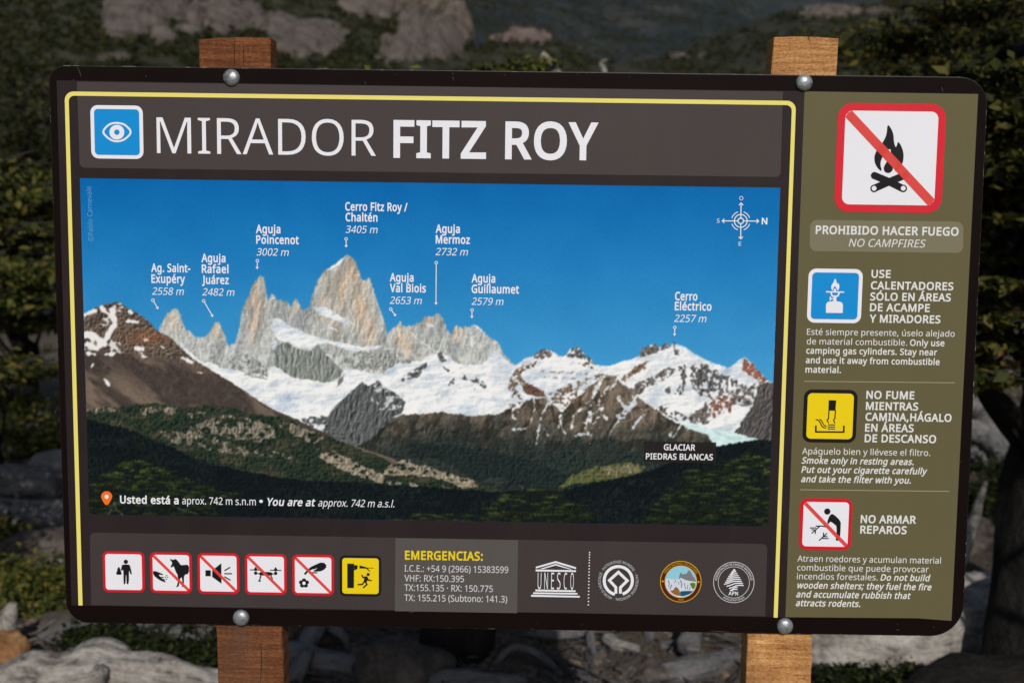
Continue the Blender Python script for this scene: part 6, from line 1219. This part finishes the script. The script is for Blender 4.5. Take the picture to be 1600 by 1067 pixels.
# logs and driftwood
def P(px, py, up, r):                              # a point of a log lying on the ground that shows at a pixel
    q = gz(px, py); return (q[0], q[1], q[2] + up, r)
def log(name, label, cat, paths, mat, seed, seg=18, rough=.16):
    me = tubes(name, paths, seed, seg, rough); o = link(name, me, mat); tag(o, label, cat); return o
log('fallen_log', 'silver weathered log with a knot beside the foot of the left post', 'log',
    [[P(-60, 1120, .06, .05), P(20, 1095, .07, .075), P(95, 1095, .07, .085), P(160, 1090, .085, .105), P(230, 1092, .075, .085), P(330, 1098, .06, .06), P(430, 1110, .06, .05)],
     [P(118, 1100, .05, .07), P(140, 1080, .12, .062), P(165, 1072, .145, .04), P(200, 1075, .13, .02)], [P(40, 1130, .06, .05), P(110, 1125, .09, .05), P(150, 1120, .13, .035), P(160, 1108, .15, .02)]], M_drift, 801, 26, .26)
log('driftwood_branch', 'upright pale broken branch at the lower left frame edge', 'branch', [[P(-20, 1050, .02, .05), P(5, 1035, .1, .042), P(18, 1030, .19, .03), P(24, 1030, .23, .012)], [P(-25, 1045, .05, .03), P(-8, 1035, .16, .02)]], M_drift, 802)
log('fallen_log', 'thick blue grey log in shade left of the board', 'log', [[P(-220, 806, .16, .14), P(-60, 806, .16, .14), P(30, 804, .16, .14), P(82, 798, .16, .11)], [P(-100, 830, .1, .12), P(40, 828, .08, .1), P(110, 822, .06, .09), P(200, 830, .05, .07)]], M_drift2, 803)
log('driftwood_branch', 'forked grey driftwood in shade right of the left post foot', 'branch',
    [[P(440, 1045, .05, .05), P(470, 1050, .06, .055), P(520, 1062, .06, .05), P(580, 1068, .05, .035), P(625, 1055, .05, .012)], [P(468, 1050, .06, .045), P(500, 1020, .12, .035), P(530, 1010, .16, .025), P(538, 1004, .2, .012)], [P(520, 1020, .1, .025), P(538, 1030, .09, .014), P(544, 1034, .02, .01)]], M_drift2, 804)
log('driftwood_branch', 'short grey stick standing in the litter below the middle of the board', 'branch', [[P(932, 1030, 0, .012), P(922, 1012, .05, .018), P(928, 990, .14, .02)]], M_drift2, 805, 12)
log('driftwood_branch', 'short pale stick lying flat between the standing sticks under the board', 'branch', [[P(948, 1008, .03, .028), P(965, 1020, .03, .03), P(1000, 1024, .03, .012)]], M_drift, 806, 12)
log('driftwood_branch', 'second grey stick standing left of the right post foot', 'branch', [[P(1016, 1012, 0, .02), P(1013, 985, .1, .026), P(1014, 970, .2, .026)]], M_drift2, 807, 12)
log('driftwood_branch', 'knotted grey root lump with a curved arm left of the right post foot', 'branch', [[P(1035, 1062, .03, .04), P(1070, 1066, .04, .055), P(1110, 1055, .04, .05), P(1150, 1040, .04, .03)], [P(1075, 1040, .08, .045), P(1085, 1010, .1, .035), P(1105, 1005, .11, .03)], [P(1030, 1022, .03, .014), P(1055, 1018, .04, .014), P(1080, 1014, .05, .018)]], M_drift2, 808)
log('tree_root', 'bleached root of a fallen tree at the right edge beside the board', 'root', [[P(1500, 720, .5, .14), P(1525, 715, .42, .12), P(1550, 715, .25, .12), P(1580, 718, .12, .1), P(1650, 735, .02, .08)], [P(1505, 718, .25, .09), P(1535, 716, .2, .1), P(1560, 722, .1, .09), P(1572, 730, .02, .05)], [P(1500, 725, .1, .08), P(1520, 728, .08, .08), P(1536, 735, .0, .05)]], M_drift2, 809)
log('fallen_log', 'broad pale sunlit log behind the right lower corner of the board', 'log', [[P(1220, 1010, .05, .10), P(1300, 1025, .06, .14), P(1400, 1025, .07, .15), P(1500, 1005, .07, .15), P(1560, 970, .06, .12), P(1640, 930, .05, .1)]], M_drift, 810, 22, .12)
log('fallen_log', 'black charred log in front of the pale log at lower right', 'log', [[P(1420, 1100, .02, .04), P(1450, 1100, .05, .08), P(1500, 1100, .07, .10), P(1600, 1105, .08, .11), P(1700, 1110, .08, .11)]], M_bark, 811)
log('dead_branch', 'pale dead branch leaning just above the middle of the board', 'branch', [[(at(890, 240, 6.2)[0] + .1, CAM[1] + 6.3, -.05, .07), (*at(890, 240, 6.2), .05), (*at(878, 140, 6.2), .03), (*at(862, 101, 6.2), .022), (*at(847, 84, 6.2), .018)]], M_drift, 812, 10)
log('dead_branch', 'thin grey hooked twig above the board right of the leaning dead branch', 'branch', [[(at(960, 240, 7)[0] + .1, CAM[1] + 7.1, -.05, .06), (*at(960, 240, 7), .04), (*at(946, 120, 7), .02), (*at(938, 100, 7), .012), (*at(948, 94, 7), .008)]], M_drift, 813, 10)
log('driftwood_branch', 'long grey dead branch lying across the ground behind the standing sticks', 'branch', [[P(820, 1000, .03, .012), P(870, 1006, .04, .02), P(930, 1000, .05, .022), P(1040, 992, .07, .026), P(1150, 990, .06, .03)], [P(930, 1000, .05, .016), P(900, 992, .14, .01), P(888, 990, .19, .005)]], M_drift2, 821, 12)
log('driftwood_branch', 'thin curved root arching beside the dark tree foot below the board', 'branch', [[P(770, 1040, 0, .012), P(800, 1035, .06, .014), P(840, 1040, .05, .014), P(880, 1055, 0, .01)]], M_drift2, 822, 10)
log('driftwood_branch', 'bleached branch lying behind the silver log at the lower left', 'branch', [[P(60, 1010, .03, .02), P(130, 995, .05, .028), P(220, 998, .05, .03), P(330, 1012, .04, .03)], [P(220, 998, .05, .02), P(250, 985, .11, .012), P(262, 980, .15, .006)]], M_drift2, 823, 12)
log('driftwood_branch', 'grey stub of driftwood pointing up beside the left post foot', 'branch', [[P(452, 1075, .0, .04), P(470, 1068, .07, .035), P(484, 1062, .12, .02)]], M_drift2, 824, 12)
log('driftwood_branch', 'weathered split root between the grey boulder and the tree foot', 'branch', [[P(650, 1085, .02, .03), P(700, 1080, .05, .04), P(760, 1085, .05, .035), P(820, 1075, .03, .02)]], M_drift2, 825, 14)
log('driftwood_branch', 'pale splintered branch between the board edge and the dark trunk', 'branch', [[P(1490, 905, .02, .04), P(1510, 880, .14, .035), P(1528, 850, .26, .02), P(1536, 840, .33, .008)]], M_drift, 826, 12)
def twigs(n, x0, x1, y0, y1, name, mat, seed):    # small dead twigs scattered over the litter
    rn = random.Random(seed); ps = []
    for _ in range(n):
        q = gz(rn.uniform(x0, x1), rn.uniform(y0, y1)); a = rn.uniform(0, 6.28); L = rn.uniform(.04, .2); r = rn.uniform(.002, .008); z = rn.uniform(.004, .03) + float(gnd(q[0], q[1]))
        ps.append([(q[0] + math.cos(a + rn.uniform(-.3, .3)) * L * k, q[1] + math.sin(a + rn.uniform(-.3, .3)) * L * k, max(z, .006) + rn.uniform(-.01, .03) * abs(k), r * (1 - .5 * abs(k))) for k in (-1, -.3, .4, 1)])
    stuff(name, tubes(name, ps, seed, 5, .1), mat)
twigs(170, 400, 1240, 970, 1110, 'twig_litter', M_drift2, 831)
twigs(90, -60, 340, 640, 1080, 'twig_litter', M_drift, 832)
# stones
def stone(label, px, py, r, mat, seed, amp=.25):
    q = gz(px, py); o = link('stone', rock_mesh('stone', (0, 0, 0), r, seed, 4, amp), mat); o.location = (q[0], q[1], r[2] * .55); tag(o, label, 'stone'); return o
stone('rusty orange stone behind the log end at the lower left corner', 18, 1060, (.10, .08, .12), M_rust, 21)
stone('small brown stone next to the rusty orange one at lower left', 58, 1062, (.06, .05, .05), M_stone, 22)
stone('flat brown slab stone in shade left of the board', 72, 872, (.24, .16, .10), M_stone, 23, .15)
stone('pale flat stone just under the brown slab left of the board', 76, 892, (.09, .07, .04), M_pale, 24)
stone('grey stone beside the lower left corner of the board', 100, 985, (.11, .08, .05), M_stone, 25)
stone('pale boulder beside the end of the blue grey log', 84, 745, (.16, .14, .12), M_pale, 26)
stone('long pale rock ledge beyond the blue grey log', 10, 700, (.55, .3, .14), M_pale, 27, .15)
stone('rounded yellowish stone behind the forked driftwood', 496, 1012, (.075, .07, .075), M_stone, 28)
stone('brown stone right of the left post behind the driftwood', 452, 1000, (.07, .06, .06), M_stone, 29)
stone('large grey boulder right of the forked driftwood below the board', 625, 1075, (.17, .14, .12), M_stone, 30)
stone('pointed pale green stone leaning on the grey boulder', 566, 1058, (.05, .045, .08), M_stone, 31)
stone('pale sunlit stone under the board right of the tree foot', 855, 992, (.05, .04, .03), M_pale, 32)
stone('flat grey slab stone tilted beside the knotted root', 995, 1052, (.08, .05, .035), M_stone, 33)
stone('brown stone under the knotted root lump', 1025, 1062, (.08, .06, .05), M_stone, 34)
stone('brown stone between the board edge and the dark trunk', 1515, 860, (.13, .10, .12), M_stone, 35)
stone('tan sunlit stone below the brown stone beside the dark trunk', 1522, 920, (.11, .09, .055), M_pale, 36)
# litter of small stones and chips between them
g = np.random.default_rng(77); ico = bmesh.new(); bmesh.ops.create_icosphere(ico, subdivisions=1, radius=1)
iv = np.array([v.co[:] for v in ico.verts]); ifc = np.array([[v.index for v in f.verts] for f in ico.faces]); ico.free()
def litter(n, x0, x1, y0, y1, r0, r1, flat_, name, mat):
    V, F = [], []
    for k in range(n):
        px, py = g.uniform(x0, x1), g.uniform(y0, y1); q = gz(px, py); r = r0 + (r1 - r0) * g.random() ** 2.2; z = float(gnd(q[0], q[1]))
        s = np.array([r * g.uniform(.7, 1.6), r * g.uniform(.6, 1.1), r * g.uniform(.3, .8) * flat_]); a = g.uniform(0, 6.28)
        v = iv * s * (1 + (g.random((len(iv), 1)) - .5) * .5); v = v @ np.array([[math.cos(a), math.sin(a), 0], [-math.sin(a), math.cos(a), 0], [0, 0, 1]])
        V.append(v + np.array([q[0], q[1], z + s[2] * .35])); F.append(ifc + k * len(iv))
    stuff(name, mesh_np(name, np.concatenate(V), np.concatenate(F)), mat)
def m_chip(name, stops):
    m = Mat(name, .9, .12); gg = m.n.new('ShaderNodeNewGeometry'); m.color(m.mix(.4, m.ramp(gg.outputs['Random Per Island'], stops), m.ramp(m.noise(m.coord('Object'), 40, 4), [(.3, (.02, .016, .012)), (.7, (.25, .21, .18))]))); return m.m
litter(1300, 350, 1300, 960, 1120, .008, .026, .8, 'stone_litter', m_chip('litter_stone', [(0, (.03, .025, .02)), (.4, (.08, .062, .05)), (.8, (.16, .13, .105)), (1, (.26, .15, .08))]))
litter(300, -80, 130, 640, 1080, .01, .045, .8, 'stone_litter', bpy.data.materials['litter_stone'])
litter(240, 1250, 1620, 640, 1090, .01, .045, .8, 'stone_litter', bpy.data.materials['litter_stone'])
litter(700, -60, 1620, 900, 1120, .008, .03, .25, 'bark_litter', m_chip('litter_bark', [(0, (.03, .02, .012)), (.5, (.10, .06, .035)), (.85, (.2, .12, .06)), (1, (.32, .27, .22))]))

def spread(n, seed, r0, r1):                       # places on the open ground round the sign
    gg = np.random.default_rng(seed); out = []
    while len(out) < n:
        r, a = r0 + (r1 - r0) * gg.random() ** .8, gg.uniform(0, 2 * math.pi); x_, y_ = r * math.cos(a), r * math.sin(a)
        if (x_ - CAM[0]) ** 2 + (y_ - CAM[1]) ** 2 < 1.6 or (abs(x_) < 2.3 and 1.8 < y_ < 4.6) or fbm(x_ / 2.2, y_ / 2.2, seed, 3) < .44: continue
        out.append((x_, y_, float(gnd(x_, y_)), gg.random()))
    return out
stuff('ground_cover', leaves([(x_, y_, z_ + .03, .12 + .22 * k, .12 + .22 * k, .04 + .1 * k) for x_, y_, z_, k in spread(900, 911, 2.2, 26)], 60, .022, 912, .5, .1), M_deep)
V, F = [], []
for n_, (x_, y_, z_, k) in enumerate(spread(2200, 913, 1.8, 22)):
    r = .012 + .075 * k ** 3; v = iv * np.array([r * 1.3, r, r * .6]) * (1 + (g.random((len(iv), 1)) - .5) * .5); V.append(v + np.array([x_, y_, z_ + r * .2])); F.append(ifc + n_ * len(iv))
stuff('stone_litter', mesh_np('stone_litter', np.concatenate(V), np.concatenate(F)), bpy.data.materials['litter_stone'])
# two trees just outside the frame that shade its edges
b = (2.75, .35); cl = [(b[0] + math.cos(a) * r, b[1] + math.sin(a) * r * .8, z, .34, .34, .12) for a, r, z in [(g_.uniform(0, 6.28), 1.05 * math.sqrt(g_.random()), g_.uniform(2.3, 4.8)) for _ in range(90)]]
tr, ls = grow(b, (b[0], b[1], 4.3), .13, cl, 901, 16)
tree('lenga_tree', 'lenga tree standing nearest the viewer beyond the right frame edge', 'tree', (b[0], b[1], 0), tr, ls, cl, 170, .022, M_lenga, 902)
b = (-2.75, 2.3); cl = [(b[0] + math.cos(a) * r, b[1] + math.sin(a) * r, z, .26, .26, .1) for a, r, z in [(g_.uniform(0, 6.28), .75 * math.sqrt(g_.random()), g_.uniform(1.0, 2.5)) for _ in range(90)]]
tr, ls = grow(b, (b[0], b[1], 2.3), .08, cl, 905, 12)
tree('lenga_tree', 'small lenga tree standing nearest the viewer beyond the left frame edge', 'tree', (b[0], b[1], 0), tr, ls, cl, 150, .02, M_lenga, 906)
# thin mountain air
bm = bmesh.new(); bmesh.ops.create_cube(bm, size=1); me = bpy.data.meshes.new('haze'); bm.to_mesh(me); bm.free()
hz = link('haze', me); hz['kind'] = 'stuff'
hz.scale = (24000, 22000, 4300); hz.location = (0, 3000, 1950)
m = bpy.data.materials.new('haze'); m.use_nodes = True; nt = m.node_tree; nt.nodes.remove(nt.nodes['Principled BSDF'])
v = nt.nodes.new('ShaderNodeVolumePrincipled'); v.inputs['Color'].default_value = (.75, .85, 1, 1); v.inputs['Density'].default_value = HAZE; v.inputs['Anisotropy'].default_value = 0
nt.links.new(v.outputs[0], nt.nodes['Material Output'].inputs['Volume']); me.materials.append(m)
